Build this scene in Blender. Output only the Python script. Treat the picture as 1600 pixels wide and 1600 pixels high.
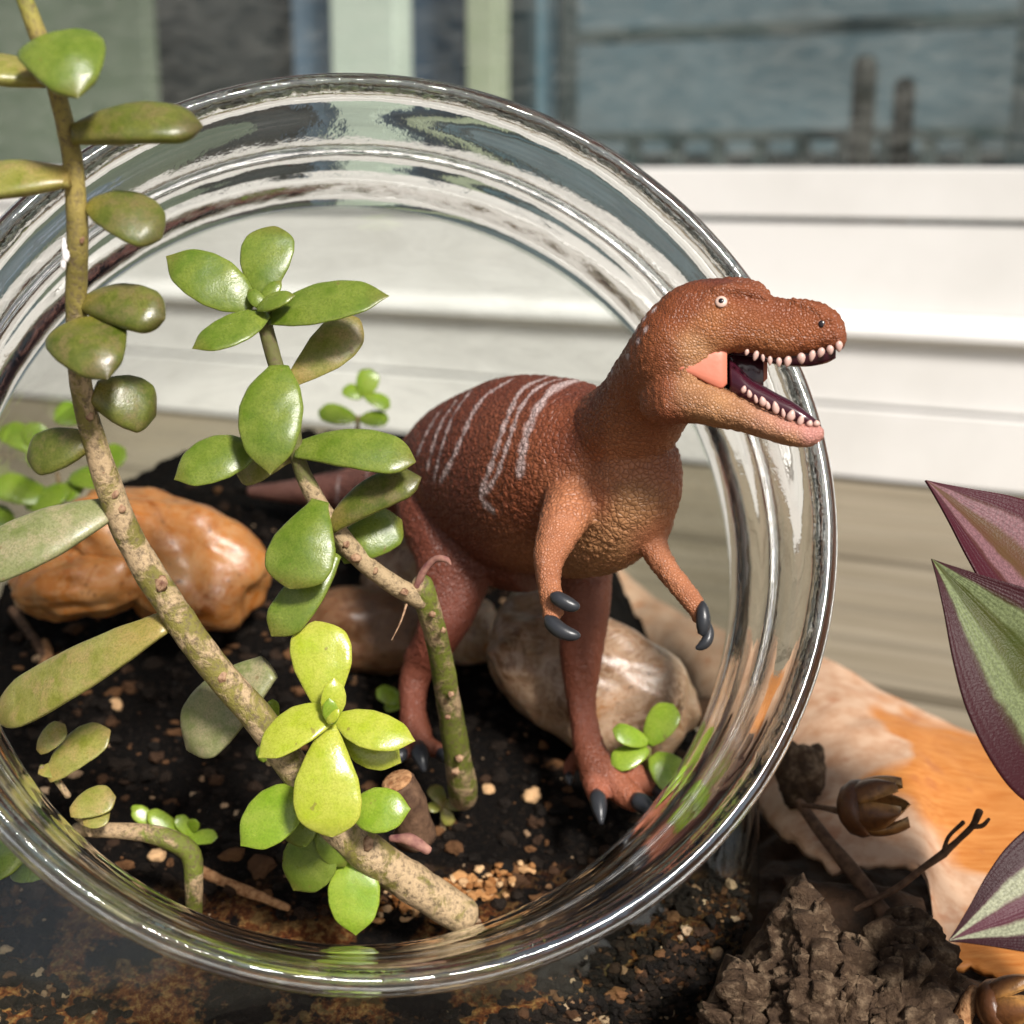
import bpy, bmesh, math, random
import numpy as np
from mathutils import Vector, Matrix
from mathutils.bvhtree import BVHTree

random.seed(7); np.random.seed(7)
for o in list(bpy.data.objects): bpy.data.objects.remove(o)
S = bpy.context.scene
COL = S.collection
S.unit_settings.system = 'METRIC'
S.unit_settings.scale_length = 0.01          # one unit is one centimetre

# ------------------------------------------------------------------ camera
FPX = 2200.0                                   # focal length for a 1600 px wide frame
PITCH = math.radians(13.7)
CH = 14.5                                      # camera height above the deck
cam = bpy.data.cameras.new('camera'); camo = bpy.data.objects.new('camera', cam); COL.objects.link(camo)
camo.location = (0, 0, CH); camo.rotation_euler = (math.pi/2-PITCH, 0, 0)
cam.sensor_width = 36; cam.lens = 36*FPX/1600
cam.clip_start = 0.5; cam.clip_end = 5000
cam.dof.use_dof = True; cam.dof.focus_distance = 21.6; cam.dof.aperture_fstop = 0.0495/0.26
S.camera = camo
# ------------------------------------------------------------------ light
SUN = Vector((0.38, -0.72, 0.74)).normalized()
EL = math.asin(SUN.z); ROT = math.atan2(SUN.x, SUN.y)
w = bpy.data.worlds.new('World'); S.world = w; w.use_nodes = True
nt = w.node_tree; bg = nt.nodes['Background']
sky = nt.nodes.new('ShaderNodeTexSky'); sky.sky_type = 'NISHITA'; sky.sun_disc = False
sky.sun_elevation = EL; sky.sun_rotation = ROT; sky.air_density = 1.0; sky.dust_density = 3.0; sky.ozone_density = 1.0
hs = nt.nodes.new('ShaderNodeHueSaturation'); hs.inputs['Saturation'].default_value = .6
nt.links.new(sky.outputs[0], hs.inputs['Color']); nt.links.new(hs.outputs[0], bg.inputs[0]); bg.inputs[1].default_value = 0.075
sl = bpy.data.lights.new('sun', 'SUN'); slo = bpy.data.objects.new('sun', sl); COL.objects.link(slo)
sl.energy = 4.7; sl.angle = math.radians(9); sl.color = (1, .95, .885)
slo.rotation_euler = SUN.to_track_quat('Z', 'Y').to_euler()
S.view_settings.view_transform = 'Standard'; S.view_settings.look = 'None'
S.view_settings.exposure = 0.2; S.view_settings.gamma = 1
S.cycles.use_denoising = True
S.cycles.max_bounces = 16; S.cycles.transmission_bounces = 14; S.cycles.transparent_max_bounces = 24
S.cycles.glossy_bounces = 6; S.cycles.diffuse_bounces = 4
S.cycles.sample_clamp_indirect = 6; S.cycles.blur_glossy = 0.4

# ------------------------------------------------------------------ frames
R_ = Vector((1, 0, 0)); F_ = Vector((0, math.cos(PITCH), -math.sin(PITCH))); U_ = Vector((0, math.sin(PITCH), math.cos(PITCH)))
C_ = Vector((0, 0, CH))
def P(px, py, d): return C_ + F_*d + R_*((px-800)/FPX*d) + U_*((800-py)/FPX*d)
def D3(x, y, z): return (R_*x - U_*y + F_*z).normalized()      # image right, image down, away
SN, CS = math.sin(PITCH), math.cos(PITCH)
def floor_depth(py, z=0): return (CH-z)/(SN+(py-800)/FPX*CS)
def soil_z(x, y):
    k = np.clip((np.asarray(x, float)-1.7)/1.6, 0, 1); k = k*k*(3-2*k)
    return 2.2+(.40-.22*k)*(y-24.0)-.035*(np.asarray(x, float)+2)
def on_soil(px, py, lift=0.0):
    lo, hi = 18.0, 50.0
    for _ in range(40):
        m = (lo+hi)/2; p = P(px, py, m)
        if p.z > soil_z(p.x, p.y)+lift: lo = m
        else: hi = m
    return P(px, py, lo), lo

# ------------------------------------------------------------------ noise
def _hash(ix, iy, iz):
    n = (ix*374761393 + iy*668265263 + iz*2147483647 % 1013904223) & 0xffffffff
    n = ((n ^ (n >> 13))*1274126177) & 0xffffffff
    n = (n ^ (n >> 16)) & 0xffffffff
    return n/4294967295.0
def vnoise(p):
    p = np.asarray(p, float); i = np.floor(p).astype(np.int64); f = p-i; f = f*f*(3-2*f)
    r = 0
    for dx in (0, 1):
        for dy in (0, 1):
            for dz in (0, 1):
                wgt = (f[..., 0] if dx else 1-f[..., 0])*(f[..., 1] if dy else 1-f[..., 1])*(f[..., 2] if dz else 1-f[..., 2])
                r = r + wgt*_hash(i[..., 0]+dx+1000, i[..., 1]+dy+1000, (i[..., 2]+dz+1000)*7919)
    return r*2-1
def fbm(p, oct=4, lac=2.1, gain=.5):
    p = np.asarray(p, float); a = 1; s = 0; t = 0
    for k in range(oct): s = s+a*vnoise(p+k*17.3); t += a; p = p*lac; a *= gain
    return s/t
def worley(p):
    p = np.asarray(p, float); i = np.floor(p).astype(np.int64)
    f1 = np.full(p.shape[:-1], 9.0); f2 = f1.copy()
    for dx in (-1, 0, 1):
        for dy in (-1, 0, 1):
            for dz in (-1, 0, 1):
                cx, cy, cz = i[..., 0]+dx, i[..., 1]+dy, i[..., 2]+dz
                a, b, c = cx+1000, cy+1000, (cz+1000)
                q = np.stack([cx+_hash(a, b, c*7919), cy+_hash(a+77, b, c*7919), cz+_hash(a, b+131, c*7919)], -1)
                dd = np.sqrt(((p-q)**2).sum(-1))
                n2 = np.minimum(f2, np.maximum(f1, dd)); f1 = np.minimum(f1, dd); f2 = n2
    return f1, f2
# ------------------------------------------------------------------ object helpers
def thing(name, label, cat, loc, group=None):
    o = bpy.data.objects.new(name, None); COL.objects.link(o); o.location = loc; o.empty_display_size = .3
    o['label'] = label; o['category'] = cat
    if group: o['group'] = group
    return o
def tag(o, label=None, cat=None, group=None, kind=None):
    if label: o['label'] = label
    if cat: o['category'] = cat
    if group: o['group'] = group
    if kind: o['kind'] = kind
    return o
WLOC = {}
def wl(o):
    v = Vector((0, 0, 0))
    while o is not None: v = v+Vector(o.location); o = o.parent
    return v
def mk(name, verts, faces, mat, parent=None, smooth=True, origin=None, attrs=None, kind=None):
    V = np.array([tuple(v) for v in verts], float) if not isinstance(verts, np.ndarray) else verts.astype(float)
    base = wl(parent) if parent is not None else Vector((0, 0, 0))
    if origin is None: org = Vector(base) if parent is not None else Vector(V.mean(0))
    else: org = Vector(origin)
    me = bpy.data.meshes.new(name)
    me.from_pydata((V-np.array(org)).tolist(), [], [tuple(f) for f in faces]); me.update()
    if smooth: me.polygons.foreach_set('use_smooth', [True]*len(me.polygons))
    if attrs is not None:
        for k, a in attrs.items():
            a = np.asarray(a, float)
            c = np.ones((len(V), 4)); c[:, :a.shape[1]] = a
            at = me.color_attributes.new(k, 'FLOAT_COLOR', 'POINT'); at.data.foreach_set('color', c.ravel())
    bm = bmesh.new(); bm.from_mesh(me); bmesh.ops.recalc_face_normals(bm, faces=bm.faces); bm.to_mesh(me); bm.free()
    me.materials.append(mat)
    o = bpy.data.objects.new(name, me); COL.objects.link(o)
    if parent is not None: o.parent = parent
    o.location = org-base
    if kind: o['kind'] = kind
    return o
def ringmesh(rings, cap=True):
    """rings: list of (n,3) arrays -> verts, faces (closed tube)"""
    n = len(rings[0]); V = np.concatenate([np.asarray(r, float) for r in rings]); Fs = []
    for i in range(len(rings)-1):
        for j in range(n):
            a = i*n+j; b = i*n+(j+1) % n
            Fs.append((a, b, b+n, a+n))
    if cap:
        c0 = len(V); V = np.vstack([V, V[:n].mean(0), V[(len(rings)-1)*n:len(rings)*n].mean(0)])
        m = (len(rings)-1)*n
        for j in range(n):
            Fs.append((c0, (j+1) % n, j)); Fs.append((c0+1, m+j, m+(j+1) % n))
    return V, Fs
def catmull(pts, n):
    pts = np.asarray(pts, float); m = len(pts)
    if m == 2:
        t = np.linspace(0, 1, n)[:, None]; return pts[0]*(1-t)+pts[1]*t
    ext = np.vstack([2*pts[0]-pts[1], pts, 2*pts[-1]-pts[-2]])
    out = []
    for s in np.linspace(0, m-1-1e-9, n):
        i = int(s); f = s-i; p0, p1, p2, p3 = ext[i:i+4]
        out.append(.5*((2*p1)+(-p0+p2)*f+(2*p0-5*p1+4*p2-p3)*f*f+(-p0+3*p1-3*p2+p3)*f**3))
    return np.array(out)
def tube_rings(pts, rad, n=24, seg=14, up=None, rough=0, rs=1.0, rad2=None):
    """pts world, rad cm at each control point -> rings"""
    k = np.column_stack([np.array([tuple(p) for p in pts]), np.asarray(rad, float), np.asarray(rad if rad2 is None else rad2, float)])
    c = catmull(k, n); rings = []
    upv = np.array(up if up is not None else (0, 0, 1.0), float)
    for i in range(n):
        t = c[min(i+1, n-1), :3]-c[max(i-1, 0), :3]; t /= np.linalg.norm(t)+1e-12
        if up is None:
            if i == 0:
                s = np.cross(t, upv)
                if np.linalg.norm(s) < .2: s = np.cross(t, (1, 0, 0))
            else: s = prev-t*np.dot(prev, t)
        else: s = np.cross(t, upv)
        s /= np.linalg.norm(s)+1e-12; prev = s; q = np.cross(s, t)
        a = np.linspace(0, 2*math.pi, seg, endpoint=False)
        r1 = max(c[i, 3], .004); r2 = max(c[i, 4], .004)
        ring = c[i, :3]+np.outer(np.cos(a)*r2, s)+np.outer(np.sin(a)*r1, q)
        if rough:
            d = ring-c[i, :3]; ring = c[i, :3]+d*(1+rough*fbm(ring*rs, 3))[:, None]
        rings.append(ring)
    return rings
def tube(name, pts, rad, mat, parent=None, n=24, seg=14, rough=0, rs=1.0, kind=None, round_ends=True, origin=None):
    rings = tube_rings(pts, rad, n, seg, rough=rough, rs=rs)
    if round_ends:
        def endc(r, r2, sgn):
            c = r.mean(0); d = c-r2.mean(0); d /= np.linalg.norm(d)+1e-12; rr = np.linalg.norm(r[0]-c)
            return [c+(r-c)*math.cos(a)+d*rr*math.sin(a)*.8 for a in (.5, .95, 1.3)]
        rings = endc(rings[0], rings[1], 1)[::-1]+rings+endc(rings[-1], rings[-2], 1)
    V, Fs = ringmesh(rings)
    m = len(rings); t = np.repeat(np.linspace(0, 1, m), seg); t = np.append(t, [0, 1])
    return mk(name, V, Fs, mat, parent, attrs={'lf': np.column_stack([t, t*0, t*0])}, kind=kind, origin=origin)
def ico(sub=3):
    bm = bmesh.new(); bmesh.ops.create_icosphere(bm, subdivisions=sub, radius=1)
    V = np.array([v.co[:] for v in bm.verts]); Fs = [tuple(v.index for v in f.verts) for f in bm.faces]; bm.free(); return V, Fs
ICO = {k: ico(k) for k in (1, 2, 3, 4, 5)}
def basis(x, y):
    x = np.array(x, float); x /= np.linalg.norm(x); y = np.array(y, float); y = y-x*np.dot(x, y); y /= np.linalg.norm(y)
    return np.array([x, y, np.cross(x, y)])
def rock(name, c, radii, mat, parent=None, axes=None, sub=5, amp=.18, sc=.8, seed=0, fine=.02, flat=2.6, origin=None):
    V, Fs = ICO[sub]
    q = np.sign(V)*np.abs(V); q = V/(np.abs(V)**flat).sum(1)[:, None]**(1/flat)
    n = fbm(V*sc+seed*13.7, 3); n2 = fbm(V*sc*5+seed*3.1, 3)
    q = q*(1+amp*n+fine*n2)[:, None]*np.array(radii)
    A = axes if axes is not None else np.array([R_[:], F_[:], U_[:]])
    return mk(name, q@A+np.array(c), Fs, mat, parent, origin=origin)
# ------------------------------------------------------------------ materials
def mat(name, rough=.5, spec=.5, col=(.5, .5, .5)):
    m = bpy.data.materials.new(name); m.use_nodes = True; t = m.node_tree
    b = t.nodes['Principled BSDF']; b.inputs['Roughness'].default_value = rough
    b.inputs['Base Color'].default_value = (*col, 1); b.inputs['Specular IOR Level'].default_value = spec
    return m, t, b
def N(t, typ, **kw):
    n = t.nodes.new(typ)
    for k, v in kw.items():
        if k.startswith('i_'):
            key = k[2:].replace('_', ' ')
            n.inputs[key].default_value = v
        else: setattr(n, k, v)
    return n
def ramp(t, src, stops, interp='LINEAR'):
    r = N(t, 'ShaderNodeValToRGB'); r.color_ramp.interpolation = interp
    e = r.color_ramp.elements
    while len(e) > 1: e.remove(e[-1])
    e[0].position = stops[0][0]; e[0].color = (*stops[0][1], 1)
    for p_, c_ in stops[1:]:
        x = e.new(p_); x.color = (*c_, 1)
    t.links.new(src, r.inputs[0]); return r.outputs[0]
def g(v): return (v, v, v)
def coords(t): return N(t, 'ShaderNodeNewGeometry').outputs['Position']
def ocoords(t): return N(t, 'ShaderNodeTexCoord').outputs['Object']
def noise(t, co, scale, detail=4, rough=.55, dist=0.0):
    n = N(t, 'ShaderNodeTexNoise'); n.inputs['Scale'].default_value = scale; n.inputs['Detail'].default_value = detail
    n.inputs['Roughness'].default_value = rough; n.inputs['Distortion'].default_value = dist
    t.links.new(co, n.inputs['Vector']); return n.outputs['Fac']
def vor(t, co, scale, feature='F1', out='Distance'):
    n = N(t, 'ShaderNodeTexVoronoi'); n.feature = feature; n.inputs['Scale'].default_value = scale
    t.links.new(co, n.inputs['Vector']); return n.outputs[out]
def mix(t, fac, a, b, mode='MIX'):
    n = N(t, 'ShaderNodeMix', data_type='RGBA', blend_type=mode)
    for k, v in ((0, fac), (6, a), (7, b)):
        if hasattr(v, 'links') or hasattr(v, 'is_linked'): t.links.new(v, n.inputs[k])
        else: n.inputs[k].default_value = v if k == 0 else (*v, 1)
    return n.outputs[2]
def math_(t, op, a, b=None, c=None):
    n = N(t, 'ShaderNodeMath', operation=op)
    for k, v in enumerate((a, b, c)):
        if v is None: continue
        if hasattr(v, 'is_linked'): t.links.new(v, n.inputs[k])
        else: n.inputs[k].default_value = v
    return n.outputs[0]
def bump(t, b, h, strength=.3, dist=.05):
    n = N(t, 'ShaderNodeBump'); n.inputs['Strength'].default_value = strength; n.inputs['Distance'].default_value = dist
    t.links.new(h, n.inputs['Height']); t.links.new(n.outputs[0], b.inputs['Normal']); return n
def attr(t, name):
    n = N(t, 'ShaderNodeAttribute'); n.attribute_name = name; return n
def sepc(t, col):
    n = N(t, 'ShaderNodeSeparateColor'); t.links.new(col, n.inputs[0]); return n.outputs

def leaf_mat(name, base, pale, tipc, rough=.32, basec=None, bloom=None, sss=.25):
    m, t, b = mat(name, rough, .5)
    co = coords(t); a = attr(t, 'lf'); s = sepc(t, a.outputs['Color'])
    n1 = noise(t, co, 2.2, 4, .6); n2 = noise(t, co, 30, 3, .7)
    c = mix(t, ramp(t, n1, [(.35, g(0)), (.68, g(1))]), base, pale)
    if bloom: c = mix(t, ramp(t, noise(t, co, 3.1, 3, .6), [(.45, g(0)), (.62, g(.75))]), c, bloom)
    if basec: c = mix(t, ramp(t, s[0], [(0, g(.8)), (.28, g(0))]), c, basec)
    c = mix(t, ramp(t, s[1], [(.86, g(0)), (.99, g(.55))]), c, pale)
    c = mix(t, ramp(t, s[0], [(.8, g(0)), (.99, g(.75))]), c, tipc)
    c = mix(t, ramp(t, n2, [(.35, g(.55)), (.6, g(0))]), c, tuple(x*.62 for x in base))
    c = mix(t, ramp(t, noise(t, co, 5, 4, .7), [(.52, g(0)), (.7, g(.45))]), c, pale)
    c = mix(t, ramp(t, noise(t, co, 7.5, 2, .5), [(.70, g(0)), (.75, g(.55))]), c, (.16, .10, .04))
    t.links.new(c, b.inputs['Base Color'])
    r = ramp(t, n1, [(.3, g(rough+.12)), (.7, g(rough-.06))]); t.links.new(r, b.inputs['Roughness'])
    b.inputs['Subsurface Weight'].default_value = sss; b.inputs['Subsurface Radius'].default_value = (.25, .35, .08)
    b.inputs['Subsurface Scale'].default_value = .35
    bump(t, b, math_(t, 'ADD', n2, math_(t, 'MULTIPLY', noise(t, co, 4.5, 3), 2.0)), .16, .025)
    return m
M = {}
M['leaf_mid'] = leaf_mat('succulent_green', (.098, .16, .010), (.20, .245, .042), (.16, .13, .03), .27)
M['leaf_dark'] = leaf_mat('succulent_dark_green', (.068, .092, .006), (.16, .165, .035), (.08, .055, .025), .30, basec=(.27, .21, .04), bloom=(.19, .145, .06))
M['leaf_olive'] = leaf_mat('succulent_olive', (.17, .185, .016), (.32, .29, .09), (.22, .15, .05), .3, basec=(.38, .26, .08), bloom=(.36, .26, .11))
M['leaf_lime'] = leaf_mat('succulent_yellow_green', (.34, .41, .02), (.46, .47, .08), (.42, .40, .08), .2, sss=.3)
M['leaf_bright'] = leaf_mat('succulent_fresh_green', (.185, .305, .014), (.29, .37, .05), (.2, .27, .03), .24, sss=.3)
M['leaf_grey'] = leaf_mat('succulent_grey_green', (.16, .19, .055), (.31, .30, .16), (.2, .17, .1), .36, bloom=(.37, .31, .19))

def stem_mat(name, green, tan, amount, upper=None):
    m, t, b = mat(name, .55, .35)
    co = coords(t); a = sepc(t, attr(t, 'lf').outputs['Color'])
    n1 = noise(t, co, 1.7, 6, .68, .5); n2 = noise(t, co, 11, 5, .75)
    k = math_(t, 'ADD', n1, ramp(t, a[0], amount))
    f = ramp(t, k, [(.80, g(0)), (.90, g(1))])
    gc = mix(t, ramp(t, a[0], [(.55, g(0)), (.75, g(1))]), green, upper or green)
    gc = mix(t, ramp(t, noise(t, co, 1.3, 3), [(.4, g(.6)), (.6, g(0))]), gc, tuple(x*.55 for x in green))
    if upper: gc = mix(t, ramp(t, a[0], [(.9, g(0)), (.97, g(1))]), gc, (.33, .38, .05))
    c = mix(t, f, gc, tan)
    c = mix(t, ramp(t, n2, [(.38, g(.85)), (.52, g(0))]), c, tuple(x*.3 for x in tan))
    t.links.new(c, b.inputs['Base Color'])
    h = math_(t, 'ADD', math_(t, 'MULTIPLY', f, .5), n2); bump(t, b, h, .7, .05)
    return m
M['stem_long'] = stem_mat('succulent_stem_bark', (.23, .20, .045), (.50, .36, .21), [(0, g(.44)), (.35, g(.33)), (.62, g(.36)), (.72, g(.1)), (1, g(-.2))], (.40, .31, .09))
M['stem_green'] = stem_mat('succulent_stem_green', (.16, .185, .025), (.40, .28, .16), [(0, g(.55)), (.2, g(.40)), (.45, g(.33)), (1, g(.33))])
M['stem_tan'] = stem_mat('succulent_stem_tan', (.16, .16, .05), (.45, .33, .19), [(0, g(.55)), (.42, g(.5)), (.62, g(.0)), (1, g(-.3))])
m, t, b = mat('leaf_scar', .6, .3, (.45, .23, .15)); M['scar'] = m
co = coords(t); t.links.new(ramp(t, noise(t, co, 12), [(.3, (.13, .055, .03)), (.6, (.40, .25, .15))]), b.inputs['Base Color']); bump(t, b, noise(t, co, 25), .5, .03)
m, t, b = mat('white_fluff', .8, .2, (.75, .72, .72)); M['fluff'] = m
m, t, b = mat('dry_purple', .7, .2, (.22, .09, .09)); M['drypurple'] = m
co = coords(t); t.links.new(ramp(t, noise(t, co, 6), [(.3, (.16, .06, .06)), (.7, (.38, .2, .15))]), b.inputs['Base Color'])

# glass
m, t, b = mat('clear_cast_glass', .015, .5, (.95, .965, .94)); M['glass'] = m
b.inputs['Transmission Weight'].default_value = 1; b.inputs['IOR'].default_value = 1.47
co = coords(t)
h = math_(t, 'ADD', math_(t, 'MULTIPLY', noise(t, co, .9, 2, .5), 1.0), math_(t, 'MULTIPLY', ramp(t, noise(t, co, 9, 3, .6), [(.5, g(0)), (.8, g(1))]), .03))
tx = sepc(t, attr(t, 'lf').outputs['Color'])
h = math_(t, 'ADD', h, math_(t, 'MULTIPLY', tx[0], math_(t, 'MULTIPLY', noise(t, co, 11, 2, .5), .34)))
bump(t, b, h, .10, .25)
m = bpy.data.materials.new('thin_jar_glass'); m.use_nodes = True; t = m.node_tree; t.nodes.clear(); M['thin'] = m
out = N(t, 'ShaderNodeOutputMaterial'); mx = N(t, 'ShaderNodeMixShader'); tr = N(t, 'ShaderNodeBsdfTransparent'); gl = N(t, 'ShaderNodeBsdfGlossy')
tr.inputs[0].default_value = (.965, .985, .965, 1); gl.inputs['Roughness'].default_value = .02
lw = N(t, 'ShaderNodeLayerWeight'); lw.inputs[0].default_value = .5
f = math_(t, 'ADD', math_(t, 'MULTIPLY', math_(t, 'POWER', lw.outputs['Facing'], 5.0), .85), .035)
bp = N(t, 'ShaderNodeBump'); bp.inputs['Strength'].default_value = .12; bp.inputs['Distance'].default_value = .25
t.links.new(noise(t, coords(t), 1.1, 2), bp.inputs['Height']); t.links.new(bp.outputs[0], gl.inputs['Normal'])
t.links.new(f, mx.inputs[0]); t.links.new(tr.outputs[0], mx.inputs[1]); t.links.new(gl.outputs[0], mx.inputs[2]); df = N(t, 'ShaderNodeBsdfDiffuse'); df.inputs[0].default_value = (.75, .73, .68, 1); m2 = N(t, 'ShaderNodeMixShader')
mpp = N(t, 'ShaderNodeMapping'); mpp.inputs['Scale'].default_value = (.25, .25, .9); t.links.new(coords(t), mpp.inputs[0])
zz_ = N(t, 'ShaderNodeSeparateXYZ'); t.links.new(coords(t), zz_.inputs[0])
t.links.new(math_(t, 'MULTIPLY', ramp(t, noise(t, mpp.outputs[0], 1.6, 6, .7, 1.5), [(.42, g(.0)), (.7, g(.09))]), ramp(t, math_(t, 'MULTIPLY', zz_.outputs[2], .1), [(.45, g(0)), (.75, g(1))])), m2.inputs[0]); t.links.new(mx.outputs[0], m2.inputs[1]); t.links.new(df.outputs[0], m2.inputs[2])
t.links.new(m2.outputs[0], out.inputs[0])

# soil
m, t, b = mat('potting_soil', .9, .15); M['soil'] = m
co = coords(t)
n1 = noise(t, co, 1.1, 5, .65); n2 = noise(t, co, 7, 4, .75); v = vor(t, co, 7)
c = ramp(t, n2, [(.3, (.0015, .001, .0008)), (.55, (.004, .0026, .0018)), (.66, (.012, .007, .004)), (.78, (.06, .026, .01))])
z = N(t, 'ShaderNodeSeparateXYZ'); t.links.new(co, z.inputs[0])
rust = ramp(t, noise(t, co, .8, 5, .7), [(.46, g(0)), (.53, g(1))])
low = ramp(t, math_(t, 'MULTIPLY', z.outputs[2], .1), [(.12, g(1)), (.2, g(0))])
c = mix(t, math_(t, 'MULTIPLY', rust, math_(t, 'MULTIPLY', low, .8)), c, ramp(t, n2, [(.3, (.03, .008, .004)), (.48, (.20, .055, .012)), (.66, (.50, .28, .09))]))
c = mix(t, math_(t, 'MULTIPLY', ramp(t, noise(t, co, 1.6, 4, .7), [(.56, g(0)), (.62, g(.7))]), low), c, (.09, .075, .03))
t.links.new(c, b.inputs['Base Color'])
bump(t, b, math_(t, 'ADD', n2, math_(t, 'MULTIPLY', v, .6)), 1.0, .14)
m, t, b = mat('soil_crumb', .85, .2); M['crumb'] = m
inf = N(t, 'ShaderNodeNewGeometry').outputs['Random Per Island']
t.links.new(ramp(t, inf, [(0, (.004, .0028, .002)), (.70, (.013, .008, .005)), (.86, (.045, .022, .011)), (.95, (.14, .065, .026)), (.99, (.34, .24, .15))]), b.inputs['Base Color'])
bump(t, b, noise(t, coords(t), 14), .6, .05)
m, t, b = mat('orange_crumb', .85, .2); M['ocrumb'] = m
inf = N(t, 'ShaderNodeNewGeometry').outputs['Random Per Island']
t.links.new(ramp(t, inf, [(0, (.2, .075, .02)), (.6, (.42, .21, .08)), (1, (.6, .4, .22))]), b.inputs['Base Color'])
bump(t, b, noise(t, coords(t), 14), .6, .05)

def stone_mat(name, cols, vein, rough=.33, sss=.3, sc=.55):
    m, t, b = mat(name, rough, .5); co = ocoords(t)
    n1 = noise(t, co, sc, 5, .6, .8); n2 = noise(t, co, sc*3.2, 5, .65, 1.2)
    c = ramp(t, n1, cols)
    c = mix(t, ramp(t, n2, [(.42, g(0)), (.5, g(.7)), (.55, g(.1)), (.66, g(.5))]), c, vein)
    c = mix(t, ramp(t, noise(t, co, sc*10, 3, .6), [(.62, g(0)), (.72, g(.7))]), c, tuple(x*.25 for x in cols[0][1]))
    t.links.new(c, b.inputs['Base Color'])
    b.inputs['Subsurface Weight'].default_value = sss; b.inputs['Subsurface Radius'].default_value = (.6, .25, .1); b.inputs['Subsurface Scale'].default_value = .4
    bump(t, b, math_(t, 'ADD', n2, math_(t, 'MULTIPLY', noise(t, co, sc*14, 4, .7), .4)), .22, .1); return m
M['stone_orange'] = stone_mat('orange_pebble', [(.3, (.15, .04, .008)), (.5, (.36, .125, .02)), (.7, (.45, .24, .09))], (.40, .22, .10), .34)
M['stone_quartz'] = stone_mat('quartz_pebble', [(.34, (.10, .042, .014)), (.47, (.22, .115, .055)), (.57, (.30, .19, .115)), (.66, (.30, .11, .018))], (.46, .33, .23), .32)
M['stone_brown'] = stone_mat('brown_pebble', [(.3, (.06, .022, .008)), (.55, (.14, .06, .025)), (.75, (.22, .11, .05))], (.18, .1, .05), .42)

m, t, b = mat('white_vinyl', .42, .4); M['vinyl'] = m
co = coords(t)
t.links.new(ramp(t, noise(t, co, .12, 5, .6), [(.3, (.76, .745, .715)), (.6, (.85, .835, .81))]), b.inputs['Base Color']); bump(t, b, noise(t, co, 1.2), .05, .05)
m, t, b = mat('weathered_deck', .75, .25); M['deck'] = m
co = ocoords(t); mp = N(t, 'ShaderNodeMapping'); mp.inputs['Scale'].default_value = (.06, 1.6, 1.6); t.links.new(co, mp.inputs[0])
n1 = noise(t, mp.outputs[0], 1.5, 5, .65)
t.links.new(ramp(t, n1, [(.25, (.15, .125, .085)), (.5, (.22, .185, .13)), (.75, (.29, .25, .185))]), b.inputs['Base Color']); bump(t, b, n1, .3, .05)

# peeled bark sheet, rough bark, litter
m, t, b = mat('peeled_bark', .55, .3); M['peel'] = m
co = coords(t); n1 = noise(t, co, .42, 2, .5, .25); n2 = noise(t, co, 2.2, 4, .6)
mp = N(t, 'ShaderNodeMapping'); mp.inputs['Scale'].default_value = (.5, 4, 4); mp.inputs['Rotation'].default_value = (0, 0, .35); t.links.new(co, mp.inputs[0])
n3 = noise(t, mp.outputs[0], 2.5, 4, .6)
c = ramp(t, n3, [(.3, (.41, .135, .025)), (.7, (.54, .225, .06))])
sx = N(t, 'ShaderNodeSeparateXYZ'); t.links.new(co, sx.inputs[0])
k = math_(t, 'ADD', n1, ramp(t, math_(t, 'MULTIPLY', sx.outputs[0], .1), [(.44, g(.42)), (.85, g(.02)), (.98, g(-.4))]))
c = mix(t, ramp(t, k, [(.52, g(0)), (.60, g(.95))]), c, ramp(t, n2, [(.3, (.42, .23, .13)), (.6, (.56, .38, .26))]))
c = mix(t, ramp(t, noise(t, co, 1.3, 3), [(.6, g(0)), (.68, g(.5))]), c, (.36, .12, .04))
t.links.new(c, b.inputs['Base Color']); bump(t, b, n3, .2, .05)
m, t, b = mat('rough_bark', .85, .2); M['bark'] = m
co = coords(t); a = sepc(t, attr(t, 'lf').outputs['Color']); n1 = noise(t, co, 2.2, 5, .7); n2 = noise(t, co, 9, 4, .7)
c = ramp(t, n1, [(.3, (.022, .012, .007)), (.5, (.075, .046, .027)), (.68, (.27, .19, .12))])
c = mix(t, ramp(t, n2, [(.35, g(.6)), (.6, g(0))]), c, (.035, .02, .012))
t.links.new(c, b.inputs['Base Color']); bump(t, b, n2, .9, .08)
m, t, b = mat('dark_leaf_litter', .8, .25); M['litter'] = m
co = coords(t); n1 = noise(t, co, 1.4, 5, .65); t.links.new(ramp(t, n1, [(.3, (.012, .007, .004)), (.6, (.05, .025, .012)), (.78, (.12, .06, .03))]), b.inputs['Base Color']); bump(t, b, noise(t, co, 5), .8, .1)
m, t, b = mat('dry_twig', .75, .25); M['twig'] = m
co = coords(t); t.links.new(ramp(t, noise(t, co, 6), [(.3, (.055, .028, .016)), (.7, (.15, .085, .05))]), b.inputs['Base Color']); bump(t, b, noise(t, co, 20), .5, .03)
m, t, b = mat('seed_pod_shell', .38, .5); M['pod'] = m
co = coords(t); a = sepc(t, attr(t, 'lf').outputs['Color'])
c = ramp(t, a[1], [(0, (.10, .036, .013)), (.5, (.18, .07, .02)), (.8, (.42, .2, .055)), (1, (.58, .34, .13))])
t.links.new(mix(t, ramp(t, noise(t, co, 8), [(.3, g(.6)), (.6, g(0))]), c, (.05, .02, .01)), b.inputs['Base Color']); bump(t, b, noise(t, co, 14), .3, .03)
m, t, b = mat('cut_wood', .8, .2); M['cut'] = m
co = coords(t); t.links.new(ramp(t, noise(t, co, 10), [(.3, (.2, .08, .03)), (.6, (.46, .25, .12))]), b.inputs['Base Color']); bump(t, b, noise(t, co, 16), .8, .05)
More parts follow.
